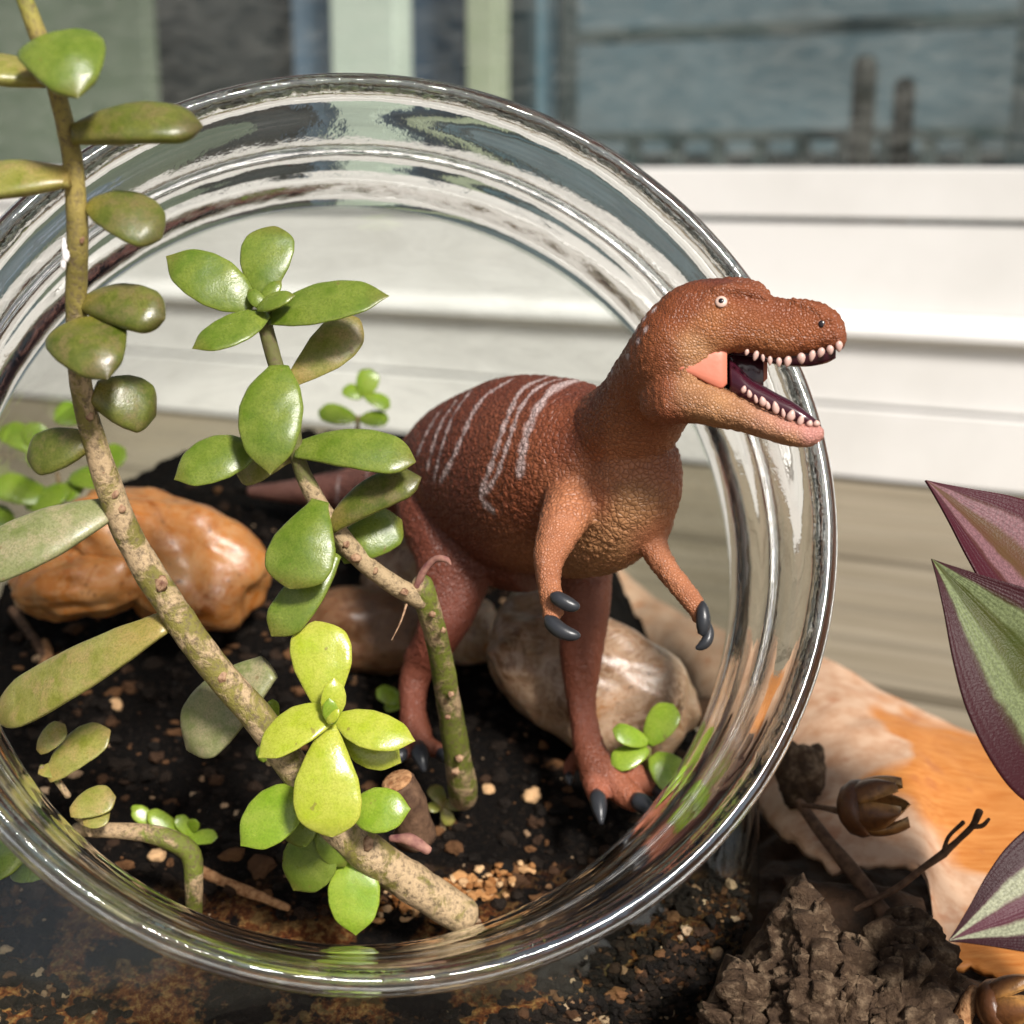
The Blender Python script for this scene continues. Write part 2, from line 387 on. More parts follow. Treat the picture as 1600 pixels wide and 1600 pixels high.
# inch plant
def blade_mat(name, edge, silver, green, mid):
    m, t, b = mat(name, .42, .5); co = coords(t); a = sepc(t, attr(t, 'lf').outputs['Color'])
    n1 = math_(t, 'MULTIPLY', math_(t, 'SUBTRACT', noise(t, co, 2.2, 4, .6), .5), .22)
    u = math_(t, 'ADD', a[1], n1)
    sil = mix(t, ramp(t, noise(t, co, 26, 2, .6), [(.4, g(0)), (.62, g(1))]), tuple(x*.62 for x in silver), silver)
    r = ramp(t, u, [(.16, g(0)), (.26, g(1)), (.50, g(1)), (.58, g(0))])
    c0 = mix(t, ramp(t, a[1], [(.0, g(1)), (.2, g(1)), (.55, g(.35)), (.66, g(0))]), edge, mix(t, noise(t, co, 3), green, mid))
    c = mix(t, r, c0, sil)
    c = mix(t, ramp(t, a[1], [(.86, g(0)), (.90, g(1))]), c, edge)
    t.links.new(c, b.inputs['Base Color']); b.inputs['Specular IOR Level'].default_value = .14
    mp = math_(t, 'SINE', math_(t, 'MULTIPLY', a[1], 70.0))
    bump(t, b, math_(t, 'ADD', math_(t, 'MULTIPLY', mp, .15), noise(t, co, 30, 2)), .3, .03); return m
M['blade_purple'] = blade_mat('inch_plant_purple', (.05, .008, .014), (.20, .10, .11), (.075, .05, .012), (.09, .03, .025))
M['blade_green'] = blade_mat('inch_plant_green', (.035, .007, .010), (.16, .19, .085), (.035, .055, .008), (.06, .055, .012))
M['blade_silver'] = blade_mat('inch_plant_silver', (.03, .009, .012), (.33, .34, .23), (.075, .025, .035), (.09, .03, .04))
m, t, b = mat('inch_plant_stem', .5, .4, (.2, .09, .08)); M['bladestem'] = m
# dinosaur
m, t, b = mat('painted_dinosaur_skin', .42, .45); M['dino'] = m
co = ocoords(t); a = attr(t, 'paint'); s = sepc(t, attr(t, 'mask').outputs['Color'])
mp = N(t, 'ShaderNodeMapping'); mp.inputs['Scale'].default_value = (1, 1, 1.15); t.links.new(co, mp.inputs[0])
nd = N(t, 'ShaderNodeTexNoise'); nd.inputs['Scale'].default_value = 2.5; t.links.new(mp.outputs[0], nd.inputs['Vector'])
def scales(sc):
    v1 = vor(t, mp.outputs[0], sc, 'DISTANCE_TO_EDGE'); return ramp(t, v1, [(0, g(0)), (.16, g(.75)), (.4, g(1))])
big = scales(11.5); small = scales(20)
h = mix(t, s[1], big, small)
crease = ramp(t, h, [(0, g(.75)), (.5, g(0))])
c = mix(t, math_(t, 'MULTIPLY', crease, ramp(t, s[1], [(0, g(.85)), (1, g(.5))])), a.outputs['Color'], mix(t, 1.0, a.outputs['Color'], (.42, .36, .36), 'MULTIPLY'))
c = mix(t, ramp(t, noise(t, co, 1.6, 3), [(.35, g(.28)), (.65, g(0))]), c, (.12, .03, .018))
st = math_(t, 'MULTIPLY', s[0], ramp(t, math_(t, 'ADD', math_(t, 'MULTIPLY', noise(t, co, 9, 3, .7), .5), math_(t, 'MULTIPLY', h, .35)), [(.16, g(0)), (.36, g(.85))]))
c = mix(t, st, c, (.52, .40, .38))
t.links.new(c, b.inputs['Base Color'])
wr = N(t, 'ShaderNodeTexNoise'); wr.inputs['Scale'].default_value = 6; t.links.new(mp.outputs[0], wr.inputs['Vector'])
bump(t, b, h, .45, .05)
m, t, b = mat('dinosaur_claw', .33, .5, (.028, .03, .035)); M['claw'] = m
bump(t, b, noise(t, coords(t), 9), .2, .03)
m, t, b = mat('dinosaur_tooth', .35, .5, (.62, .40, .345)); M['tooth'] = m
m, t, b = mat('dinosaur_mouth', .14, .6, (.045, .008, .016)); M['mouth'] = m
m, t, b = mat('dinosaur_cheek', .45, .4, (.60, .19, .12)); M['cheek'] = m
bump(t, b, noise(t, coords(t), 4), .2, .05)
m, t, b = mat('eye_white', .35, .5, (.66, .46, .38)); M['eyew'] = m
m, t, b = mat('eye_black', .2, .5, (.012, .008, .01)); M['eyeb'] = m
def plain(name, col, rough=.6, sc=.5, var=.25):
    m, t, b = mat(name, rough, .3); c2 = tuple(x*(1-var) for x in col)
    t.links.new(ramp(t, noise(t, coords(t), sc, 4), [(.3, c2), (.7, col)]), b.inputs['Base Color']); return m

# ================================================================== SETTING
# wall line: passes under the photograph's two base points
WA = P(1600, 775, 64.0); WB = P(200, 635, 88.0)
WA.z = 0; WB.z = 0
wd = (WA-WB).normalized(); wn = Vector((wd.y, -wd.x, 0))
if wn.y > 0: wn = -wn                                     # towards the camera
def wall_s(px, off=0.0, py=265):
    """coordinate along the wall (from WB) where the line of sight through px meets the plane off cm behind it"""
    d = (P(px, py, 1)-C_); o = WB-wn*off
    k = (o-C_).dot(wn)/d.dot(wn); q = C_+d*k
    return (q-WB).dot(wd), q.z
def WP(s, off, z): return WB+wd*s-wn*off+Vector((0, 0, z))
def wbox(name, s0, s1, o0, o1, z0, z1, mt, parent=None, bev=.0):
    V = [WP(s, o, z) for s in (s0, s1) for o in (o0, o1) for z in (z0, z1)]
    Fs = [(0, 1, 3, 2), (4, 6, 7, 5), (0, 4, 5, 1), (2, 3, 7, 6), (0, 2, 6, 4), (1, 5, 7, 3)]
    o = mk(name, V, Fs, mt, parent, smooth=False)
    if bev:
        mo = o.modifiers.new('b', 'BEVEL'); mo.width = bev; mo.segments = 2
    return o
# ground far beyond
S0, S1 = -130, 150
gm = plain('garden_ground', (.13, .13, .105), .9, .02)
gr = mk('ground', [(-3000, -3000, -6), (3000, -3000, -6), (3000, 3000, -6), (-3000, 3000, -6)], [(0, 1, 2, 3)], gm, smooth=False); tag(gr, kind='structure')
deck = bpy.data.objects.new('deck', None); COL.objects.link(deck); deck['kind'] = 'structure'
# planks: grooved profile swept along the wall
PW, GAP = 12.6, 1.25
prof = []
nx = 66
for i in range(nx+1):
    x = PW*i/nx; e = min(x, PW-x)
    zz = -.6*(0.5-.5*math.cos(x/PW*2*math.pi*4.0))**1.3
    if e < .35: zz -= (.35-e)**2*2.0
    prof.append((x, zz))
prof = [(0, -2.2)]+prof+[(PW, -2.2)]
pm = None
for k in range(-1, 11):
    o0 = -(k*(PW+GAP))-PW+.2
    if pm is None:
        V = []
        for s in (S0, S1):
            for x, z in prof: V.append(wd*s-wn*(-PW+x)*-1*-1 + Vector((0, 0, z)))
        n = len(prof); Fs = [(j, j+1, n+j+1, n+j) for j in range(n-1)]+[tuple(range(n))[::-1], tuple(range(n, 2*n))]
        pm = mk('deck_plank', V, Fs, M['deck'], deck, smooth=False, origin=(0, 0, 0))
        # mesh frame: x along the wall for the grain
        ang = math.atan2(wd.y, wd.x)
        pm.data.transform(Matrix.Rotation(-ang, 4, 'Z')); pm.rotation_euler = (0, 0, ang)
        pl = pm
    else:
        pl = pm.copy(); COL.objects.link(pl); pl.parent = deck
    pl.location = WB+wn*(k*(PW+GAP))+wd*random.uniform(-20, 20)
# white sliding-door frame
door = thing('door_frame', 'white stepped vinyl door frame along the deck behind the jar', 'door frame', WP(40, 0, 0))
wbox('bottom_board', S0, S1, .0, 4, .12, 3.45, M['vinyl'], door, .06)
wbox('middle_board', S0, S1, .35, 4, 3.62, 6.7, M['vinyl'], door, .06)
# rounded ledge
V = []; LP = [(.35, 6.71), (-.1, 6.75), (-.25, 6.95), (-.2, 7.25), (.1, 7.5), (.9, 7.9), (1.1, 7.9), (1.1, 6.71)]
for s in (S0, S1):
    for o_, z_ in LP: V.append(WP(s, o_, z_))
n = len(LP); mk('ledge', V, [(j, (j+1) % n, n+(j+1) % n, n+j) for j in range(n)]+[tuple(range(n)), tuple(range(n, 2*n))], M['vinyl'], door, smooth=False)
wbox('upper_board', S0, S1, .95, 4, 7.92, 12.0, M['vinyl'], door, .05)
wbox('sill', S0, S1, .75, 6, 12.25, 14.55, M['vinyl'], door, .08)
# glass pane and the shapes behind it that stand in for its reflection
gp = wbox('glass_pane', S0, S1, 3.0, 3.4, 14.6, 60, M['thin'], door)
refl_back = mk('reflection_backdrop', [WP(S0-60, 48, -1), WP(S1+60, 48, -1), WP(S1+60, 48, 80), WP(S0-60, 48, 80)], [(0, 1, 2, 3)], plain('slate_reflection', (.145, .205, .238), .8, .07, .55), smooth=False); tag(refl_back, kind='structure')  # backdrop colour stands in for the pane's reflection
def strip(name, label, cat, x0, x1, off, z0, z1, col, th=1.2, var=.2):  # strip behind the pane, its colour imitates the reflection there
    s0, _ = wall_s(x0, off); s1, _ = wall_s(x1, off)
    o = wbox(name, s0, s1, off, off+th, z0, z1, plain(name+'_paint', col, .6, .2, var), None, .1)
    return tag(o, label, cat)
strip('green_reflection', 'grey-green strip behind the glass standing in for its reflection at the left end', 'reflection strip', -260, 238, 8, 14.6, 60, (.17, .20, .15))
strip('charcoal_reflection', 'charcoal strip standing in for a dark reflection between the green and mint strips', 'board', 240, 462, 11, 14.6, 60, (.035, .037, .04))
strip('blue_reflection', 'narrow blue-grey reflection stand-in left of the pale mint strip', 'trim', 464, 520, 9, 14.6, 60, (.12, .18, .27))
strip('mint_reflection', 'broad pale mint strip behind the glass standing in for its reflection above the jar', 'post', 523, 620, 7, 14.6, 60, (.62, .68, .62), 2)
strip('blue_grey_reflection', 'blue-grey reflection stand-in between the two pale strips', 'blind', 622, 726, 12, 14.6, 60, (.07, .11, .18))
strip('cream_reflection', 'narrow cream-green reflection stand-in right of the mint strip', 'post', 730, 772, 9, 14.6, 60, (.42, .45, .33), 2)
strip('dark_slate_reflection', 'dark slate reflection stand-in right of the cream strip', 'blind', 774, 834, 14, 14.6, 60, (.05, .08, .10))
strip('steel_reflection', 'pale steel-blue reflection stand-in beside the thin dark strip', 'trim', 838, 868, 10, 14.6, 60, (.20, .33, .43))
strip('thin_dark_reflection', 'thin dark reflection stand-in right of the steel-blue strip', 'mullion', 870, 888, 9, 14.6, 60, (.05, .065, .07))
strip('corner_reflection', 'dark slate strip standing in for the reflection at the right end', 'post', 1572, 1680, 12, 14.6, 60, (.05, .07, .08), 2)
# railing behind the glass, in place of one mirrored in it
RO = 22
s0, zb = wall_s(890, RO, 262); s1, _ = wall_s(1720, RO, 262)
rl = thing('railing', 'grey railing with short balusters standing in for one reflected in the window', 'railing', WP((s0+s1)/2, RO, 10))
rmat = plain('railing_paint', (.085, .115, .12), .6); rmat2 = plain('railing_paint_light', (.09, .12, .125), .6)
_, zr = wall_s(1200, RO, 212); _, zt = wall_s(1200, RO, 45)
wbox('bottom_rail', s0, s1, RO, RO+1.2, zr-.3, zr+.35, rmat, rl); wbox('top_rail', s0, s1, RO-.3, RO+1.5, zt-.35, zt+.4, rmat2, rl)
wbox('foot_board', s0, s1, RO+2, RO+4, 8, 15.5, plain('foot_board_paint', (.22, .29, .31), .6), rl)
b0 = None
for k in range(11):
    x = 985+k*66; s, _ = wall_s(x, RO)
    if b0 is None: b0 = wbox('baluster', s-.42, s+.42, RO+.1, RO+.9, 10, zr-.31, rmat, rl); sb = s
    else:
        q = b0.copy(); COL.objects.link(q); q.parent = rl; q.location = Vector(b0.location)+wd*(s-sb)
for (x0, x1, yt, nm, lb) in ((1334, 1372, 88, 'reflection_bottle', 'tall black bottle standing in for a dark reflection in the window'), (1398, 1432, 122, 'reflection_bottle', 'shorter black bottle standing in for a reflection right of the tall one')):  # bottle shapes in place of dark patches in the reflection
    off = 18; s0_, zt_ = wall_s(x0, off, yt); s1_, _ = wall_s(x1, off, yt); r = (s1_-s0_)/2; c0 = WP((s0_+s1_)/2, off, 0)
    rings = []
    for zz, k in ((9, .95), (10, 1), (zt_-1.2, 1), (zt_-.6, .97), (zt_-.2, .85), (zt_, .6)):
        a = np.linspace(0, 2*math.pi, 20, endpoint=False); rings.append(np.column_stack([c0.x+np.cos(a)*r*k, c0.y+np.sin(a)*r*k, np.full(20, zz)]))
    V, Fs = ringmesh(rings); o = mk(nm, V, Fs, M['bottle'] if 'bottle' in M else M.setdefault('bottle', plain('black_bottle', (.035, .035, .032), .4)), None)
    tag(o, lb, 'bottle', 'dark bottles standing in for the reflection')
shelf = wbox('shelf_board', wall_s(1250, 18)[0], wall_s(1560, 18)[0], 14, 24, 8, 8.98, rmat2); tag(shelf, 'shelf board carrying the two stand-in bottles', 'shelf')

# ================================================================== JAR
O = P(607, 767, 21.0)
A = (R_*-.198-U_*.286+F_).normalized()
E1 = (R_-A*R_.dot(A)).normalized(); E2 = E1.cross(A); E2 = E2 if E2.dot(U_) > 0 else -E2
def J(wv, x, y): return O+A*wv+E1*x+E2*y
jar = thing('glass_jar', 'clear glass terrarium jar lying open with its wide round mouth facing us', 'jar', Vector((O.x, O.y+6, 0.1)))
# neck and lip: closed lathe profile (w, r)
pr = [(.14, 6.80), (.03, 6.89), (0, 6.99), (.05, 7.10), (.2, 7.18), (.55, 7.20), (.85, 7.16), (1.02, 7.05), (1.2, 6.96), (1.7, 6.95), (1.95, 7.00), (2.2, 7.07), (2.5, 7.06), (2.72, 6.98), (3.0, 6.93), (3.5, 6.95), (3.7, 6.92),
      (3.75, 6.8), (3.68, 6.63), (3.45, 6.545), (3.1, 6.53), (2.75, 6.55), (2.45, 6.61), (2.2, 6.67), (1.7, 6.70), (1.0, 6.71), (.6, 6.72), (.3, 6.76)]
pts = catmull(np.array(pr+[pr[0]]), 130)[:-1]
NS = 220; rings = []
for (w_, r_) in pts:
    a = np.linspace(0, 2*math.pi, NS, endpoint=False)
    rr = r_*(1+.0018*np.sin(a*2+.7)+.001*np.sin(a*5+w_))
    rings.append(np.array([J(w_, x, y) for x, y in zip(np.cos(a)*rr, np.sin(a)*rr)]))
V = np.concatenate(rings); nr = len(rings); Fs = []
for i in range(nr):
    for j in range(NS):
        a = i*NS+j; b_ = i*NS+(j+1) % NS; c_ = ((i+1) % nr)*NS+(j+1) % NS; d_ = ((i+1) % nr)*NS+j
        Fs.append((a, b_, c_, d_))
tex = np.repeat([.35 if (r_ < 6.74 and .8 < w_ < 2.0) else 0.0 for w_, r_ in pts], NS)
mk('mouth_rim', V, Fs, M['glass'], jar, attrs={'lf': np.column_stack([tex, tex*0, tex*0])})
# body
SEC = [(a+1.0, b_, c_) for a, b_, c_ in [(2.77, 6.78, 0), (2.95, 6.95, .1), (3.3, 7.2, .6), (3.9, 7.4, 1), (5, 7.5, 1), (8, 7.7, 1), (11, 7.8, 1), (13, 7.7, 1), (14.5, 7.1, 1), (15.6, 6.1, 1), (16.3, 4.8, 1), (16.7, 3.0, 1), (16.85, 1.2, 1)]]
def body_ring(w_, r_, k, shrink=0, n=96):
    a = np.linspace(0, 2*math.pi, n, endpoint=False); out = []
    for t_ in a:
        cx, cy = math.cos(t_), math.sin(t_)
        if cy < 0:
            e = 2+4.5*k; L = (abs(cx)**e+abs(cy)**e)**(-1/e); x, y = cx*L, cy*L*(1+.2*k)
        else: x, y = cx, cy
        p = J(w_, x*(r_-shrink), y*(r_-shrink))
        p.z = max(p.z, .12+shrink); out.append(p[:])
    return np.array(out)
secs = catmull(np.array(SEC), 44)
V1, F1 = ringmesh([body_ring(a, b_, max(0, min(1, k))) for a, b_, k in secs], cap=False)
V2, F2 = ringmesh([body_ring(a, b_, max(0, min(1, k)), .16) for a, b_, k in secs], cap=False)
n0 = len(V1); bn = 96; L = len(secs)
Fs = F1+[tuple(x+n0 for x in f[::-1]) for f in F2]
for j in range(bn): Fs.append((j, n0+j, n0+(j+1) % bn, (j+1) % bn))
Fs.append(tuple((L-1)*bn+j for j in range(bn))); Fs.append(tuple(n0+(L-1)*bn+j for j in range(bn))[::-1])
mk('jar_body', np.vstack([V1, V2]), Fs, M['thin'], jar)

# ================================================================== SOIL
ss = catmull(np.array([(3.72, 6.52, 0)]+[s for s in SEC[1:]]), 110)
rings = [body_ring(a, b_, max(0, min(1, k)), .22, 240) for a, b_, k in ss]
V = np.concatenate(rings)
sz = soil_z(V[:, 0], V[:, 1]); topm = V[:, 2] > sz
nz = .34*fbm(V*np.array([.7, .7, 0])+3, 4)+.30*np.abs(fbm(V*np.array([2.2, 2.2, 0]), 4))+.12*fbm(V*np.array([6, 6, 0]), 3)-.1
V[:, 2] = np.where(topm, sz+nz, np.minimum(V[:, 2], sz+nz))
n = 240; Fs = []
for i in range(len(rings)-1):
    for j in range(n): Fs.append((i*n+j, i*n+(j+1) % n, (i+1)*n+(j+1) % n, (i+1)*n+j))
Fs.append(tuple(range(n))[::-1]); Fs.append(tuple(range((len(rings)-1)*n, len(rings)*n)))
soil = mk('soil', V, Fs, M['soil'], None); tag(soil, 'black potting soil banked up inside the glass jar', 'soil', kind='stuff')
soilbvh = BVHTree.FromPolygons([tuple(v) for v in V], Fs)
def drop(px, py):
    d = (P(px, py, 1)-C_).normalized(); h = soilbvh.ray_cast(C_, d)
    return h[0] if h[0] is not None else on_soil(px, py)[0]
# crumbs on the soil
def crumbs(name, n, gen, mt, rmin, rmax, label, cat, power=2.5):
    VV = []; FF = []; base = 0; v0, f0 = ICO[2]
    for k in range(n):
        p = gen()
        if p is None: continue
        r = rmin+(rmax-rmin)*random.random()**power
        q = v0*(1+.75*fbm(v0*1.3+random.random()*90, 2)+.1*np.random.uniform(-1, 1, len(v0)))[:, None]*np.array([r*random.uniform(.7, 1.3), r*random.uniform(.7, 1.3), r*random.uniform(.5, .9)])
        VV.append(q+np.array(p)); FF += [tuple(x+base for x in f) for f in f0]; base += len(v0)
    o = mk(name, np.concatenate(VV), FF, mt, None, smooth=False); tag(o, label, cat, kind='stuff'); return o
def gen_soil():
    for _ in range(20):
        px, py = random.uniform(20, 1120), random.uniform(760, 1440)
        h = soilbvh.ray_cast(C_, (P(px, py, 1)-C_).normalized())
        if h[0] is not None and abs(h[1].z) > .35: return h[0]+Vector((0, 0, .01))
    return None
crumbs('soil_crumbs', 3200, gen_soil, M['crumb'], .025, .19, 'loose soil crumbs and bark bits on the potting soil', 'soil crumbs', 3.2)
def gen_or():
    u = random.gauss(0, .33); px = 700+u*190; py = 1408-u*50+random.gauss(0, 12)
    p = drop(px, py); return Vector(p)+Vector((0, 0, random.uniform(0, .22)))
crumbs('orange_crumbs', 170, gen_or, M['ocrumb'], .04, .13, 'heap of orange grit on the soil at the front of the jar mouth', 'grit', 1.5)
def gen_side():
    # grains pressed against the glass below the rim
    for _ in range(30):
        px, py = random.uniform(-20, 1180), random.uniform(1380, 1620)
        h = soilbvh.ray_cast(C_, (P(px, py, 1)-C_).normalized())
        if h[0] is not None and abs(h[1].z) < .8:
            if vnoise(np.array([[h[0].x*.5, h[0].y*.5, h[0].z*.5]]))[0] > -.25 or random.random() < .25: return h[0]
    return None
crumbs('grit_layer', 3000, gen_side, M['crumb'], .03, .13, 'mineral grains pressed against the lower jar glass', 'grit', 2.2)

# stones
def stone(name, label, px, py, d, rx, ry, rd, mt, seed, amp=.2, rot=0, sc=.9, flat=2.6):
    c = P(px, py, d); k = d/FPX
    x = R_*math.cos(rot)-U_*math.sin(rot); y = R_*math.sin(rot)+U_*math.cos(rot)
    Ax = np.array([x[:], F_[:], y[:]])
    o = rock(name, c, (rx*k, rd*k, ry*k), M[mt], None, Ax, 5, amp, sc, seed, .035, flat)
    return tag(o, label, 'stone', 'stones in the jar')
stone('stone', 'large orange stone behind the long stem at the left', 250, 872, 30.0, 150, 92, 100, 'stone_orange', 3, .42, .48, 1.1, 2.4)
stone('stone', 'flatter peach stone leaning on the big orange one at the far left', 140, 915, 29.4, 110, 55, 70, 'stone_orange', 21, .4, -.1, 1.1, 2.4)
stone('stone', 'cream and brown translucent stone behind the dinosaur leg', 905, 1055, 28.6, 162, 98, 100, 'stone_quartz', 8, .36, .42, 1.1, 2.5)
stone('stone', 'dull brown stone under the drooping leaves in the middle', 575, 985, 30.6, 95, 66, 70, 'stone_brown', 5, .35)
stone('stone', 'small tan stone peeping out left of the dinosaur thigh', 640, 890, 32.0, 70, 55, 60, 'stone_quartz', 11, .2)
stone('stone', 'small cream stone between the dinosaur legs', 735, 985, 30.6, 45, 50, 50, 'stone_quartz', 15, .2)

# ================================================================== DINOSAUR
dz = P(800, 1200, 26.3); dino = thing('dinosaur_toy', 'red-brown toy tyrannosaur with open jaws leaning out of the jar', 'toy dinosaur', (dz.x, dz.y, dz.z))
parts = []
def dtube(pts, n=30, seg=24, up=(0, 0, 1)):
    """pts: (px, py, d, r_px vertical[, r_px lateral])"""
    W = [P(p[0], p[1], p[2]) for p in pts]
    r1 = [p[3]*p[2]/FPX for p in pts]; r2 = [(p[4] if len(p) > 4 else p[3])*p[2]/FPX for p in pts]
    rings = tube_rings(W, r1, n, seg, up=up, rad2=r2); parts.append(ringmesh(rings))
def dloft(secs, n=40, seg=28, e=2.3):
    c = catmull(np.array(secs, float), n); rings = []
    for px, top, bot, d, hd in c:
        a = np.linspace(0, 2*math.pi, seg, endpoint=False); cc, s_ = np.cos(a), np.sin(a)
        L = (np.abs(cc)**e+np.abs(s_)**e)**(-1/e)
        hh = max((bot-top)/2, 1); hd = max(hd, 1)
        rings.append(np.array([P(px, (top+bot)/2-y*hh, d+x*hd*d/FPX)[:] for x, y in zip(cc*L, s_*L)]))
    return ringmesh(rings)
# trunk, tail
dtube([(968, 684, 23.5, 74, 76), (922, 715, 24.2, 128, 112), (865, 738, 25.2, 153, 128), (800, 742, 26.4, 152, 130), (735, 738, 27.6, 118, 112), (690, 745, 29.2, 80, 80), (640, 752, 30.6, 58, 55), (560, 762, 32.2, 36, 36), (470, 768, 33.4, 20, 20), (390, 768, 34.2, 9, 9)], 60, 36)
# chest keel
dtube([(1000, 690, 23.1, 62, 60), (985, 760, 23.4, 84, 75), (945, 820, 24.0, 75, 75), (890, 845, 25.0, 60, 70)], 26, 26)
# neck
dtube([(950, 692, 23.9, 80, 80), (996, 648, 22.8, 74, 74), (1028, 594, 21.9, 72, 70), (1056, 550, 21.2, 74, 66), (1090, 515, 20.95, 62, 54)], 30, 30)
# skull
HD = lambda x: 21.15-(x-1040)/280*.75
SK = [(990, 520, 560, 8), (1008, 492, 582, 30), (1028, 472, 598, 48), (1050, 453, 585, 56), (1083, 439, 573, 58), (1119, 435, 560, 57), (1145, 438, 552, 53), (1175, 446, 553, 47), (1197, 458, 558, 42), (1222, 466, 561, 39), (1250, 467, 556, 37), (1275, 470, 550, 34), (1297, 479, 546, 30), (1313, 493, 547, 25), (1322, 512, 541, 12)]
parts.append(dloft([(x, t_, b_, HD(x), h) for x, t_, b_, h in SK], 56, 32))
# brow ridges
for (s_, yy, rr) in ((-1, 455, 9), (1, 447, 11)):
    dtube([(1095, yy+4, HD(1105)+s_*.38, rr*.6), (1130, yy-3, HD(1140)+s_*.40, rr), (1162, yy-3, HD(1165)+s_*.38, rr), (1185, yy+4, HD(1185)+s_*.33, rr), (1203, yy+17, HD(1203)+s_*.29, rr*.6)], 16, 14)
# scale knobs along the snout
for (x, y, r) in ((1208, 474, 6), (1224, 470, 6), (1242, 470, 7), (1258, 473, 6), (1272, 478, 7), (1284, 486, 6), (1238, 484, 5), (1258, 488, 5), (1300, 498, 6), (1222, 482, 5), (1303, 520, 6), (1292, 530, 6)):
    z_ = HD(x)-.28+abs(y-485)*.001; v_, f_ = ICO[2]; parts.append((v_*r*20.3/FPX*np.array([1, 1.2, 1])+np.array(P(x, y, z_)), f_))
# cheek muscle, jaw
JW = [(1000, 600, 645, 10), (1016, 585, 658, 32), (1034, 574, 664, 48), (1054, 566, 664, 51), (1085, 584, 661, 50), (1120, 600, 668, 45), (1150, 616, 673, 40), (1180, 632, 681, 36), (1210, 646, 691, 33), (1240, 657, 698, 29), (1263, 663, 698, 25), (1280, 664, 691, 17), (1288, 668, 684, 7)]
parts.append(dloft([(x, t_, b_, HD(x)-.02, h) for x, t_, b_, h in JW], 46, 28))
# lips round the mouth corner
dtube([(1036, 561, HD(1036)-.50, 3), (1060, 554, HD(1060)-.45, 4), (1090, 547, HD(1090)-.41, 4), (1120, 542, HD(1120)-.36, 4), (1142, 544, HD(1142)-.33, 4)], 20, 12)
dtube([(1036, 564, HD(1036)-.50, 3), (1056, 576, HD(1056)-.45, 4), (1085, 593, HD(1085)-.40, 4), (1112, 609, HD(1112)-.34, 4), (1140, 618, HD(1140)-.30, 4.5), (1170, 632, HD(1170)-.26, 3)], 20, 12)
# near thigh and leg (image left)
dtube([(700, 700, 27.9, 80, 66), (703, 790, 27.2, 84, 60), (712, 870, 26.7, 66, 50), (700, 950, 26.5, 46, 40), (680, 1000, 26.7, 34, 33), (655, 1035, 27.1, 28, 28)], 34, 26, up=(1, 0, 0))
dtube([(668, 1015, 26.9, 28), (648, 1060, 27.1, 24), (645, 1110, 27.0, 21), (650, 1150, 26.8, 26), (656, 1172, 26.6, 22)], 22, 20, up=(1, 0, 0))
for (a0, a1) in (((652, 1160, 26.7), (657, 1180, 26.2)), ((645, 1160, 26.7), (628, 1178, 26.3)), ((660, 1160, 26.7), (690, 1176, 26.4))):
    dtube([(*a0, 16), (*a1, 12)], 8, 14, up=(1, 0, 0))
# hip block between legs
dtube([(730, 780, 27.6, 95, 95), (800, 830, 27.0, 92, 95), (850, 850, 26.6, 80, 85)], 16, 24)
# far leg (image right)
dtube([(868, 770, 27.4, 90, 75), (890, 850, 26.8, 75, 62), (912, 910, 26.4, 45, 44), (912, 960, 26.3, 40, 38), (908, 1030, 26.4, 33, 31), (908, 1090, 26.5, 24, 24), (913, 1130, 26.4, 22, 22), (922, 1175, 26.1, 26, 24), (940, 1210, 25.8, 30, 26)], 48, 26, up=(1, 0, 0))
toes = [[(925, 1190, 26.0, 24), (930, 1225, 25.7, 20), (935, 1248, 25.4, 15)], [(940, 1200, 25.9, 27), (972, 1235, 25.6, 23), (1000, 1255, 25.3, 18)], [(955, 1195, 26.0, 24), (1000, 1218, 25.9, 21), (1028, 1232, 25.8, 15)], [(915, 1170, 26.3, 14), (893, 1195, 26.6, 12), (888, 1212, 26.6, 9)]]
for tt in toes: dtube(tt, 12, 16, up=(1, 0, 0))
# arms
near = [(905, 765, 23.6, 52, 40), (880, 815, 22.9, 38, 32), (860, 865, 22.5, 27, 25), (857, 900, 22.3, 20, 20), (862, 935, 22.1, 19, 17), (866, 962, 22.0, 17, 15)]
dtube(near, 28, 20, up=(1, 0, 0))
dtube([(862, 928, 22.1, 14), (874, 934, 21.9, 12)], 6, 12); dtube([(860, 958, 22.0, 15), (866, 972, 21.9, 12)], 6, 12)
far = [(1005, 745, 23.8, 44, 44), (1020, 800, 23.6, 36, 36), (1020, 850, 23.4, 24, 24), (1042, 890, 23.1, 19, 19), (1070, 925, 22.9, 18, 17), (1090, 952, 22.8, 16, 14), (1093, 975, 22.8, 9, 9)]
dtube(far, 28, 20, up=(1, 0, 0))
VV = []; FF = []; base = 0
for v, f in parts:
    VV.append(v); FF += [tuple(x+base for x in q) for q in f]; base += len(v)
tmp = bpy.data.meshes.new('tmp'); tmp.from_pydata(np.concatenate(VV).tolist(), [], FF)
bm = bmesh.new(); bm.from_mesh(tmp); bm.to_mesh(tmp); bm.free()
to = bpy.data.objects.new('tmp', tmp); COL.objects.link(to)
mo = to.modifiers.new('r', 'REMESH'); mo.mode = 'VOXEL'; mo.voxel_size = .045
mo = to.modifiers.new('s', 'SMOOTH'); mo.iterations = 7; mo.factor = .5
dg = bpy.context.evaluated_depsgraph_get(); ev = to.evaluated_get(dg); rm = ev.to_mesh()
V = np.empty(len(rm.vertices)*3); rm.vertices.foreach_get('co', V); V = V.reshape(-1, 3)
NRM = np.empty(len(rm.vertices)*3); rm.vertices.foreach_get('normal', NRM); NRM = NRM.reshape(-1, 3)
Fs = [tuple(p.vertices) for p in rm.polygons]; ev.to_mesh_clear(); bpy.data.objects.remove(to)
bv = BVHTree.FromPolygons([tuple(v) for v in V], Fs)
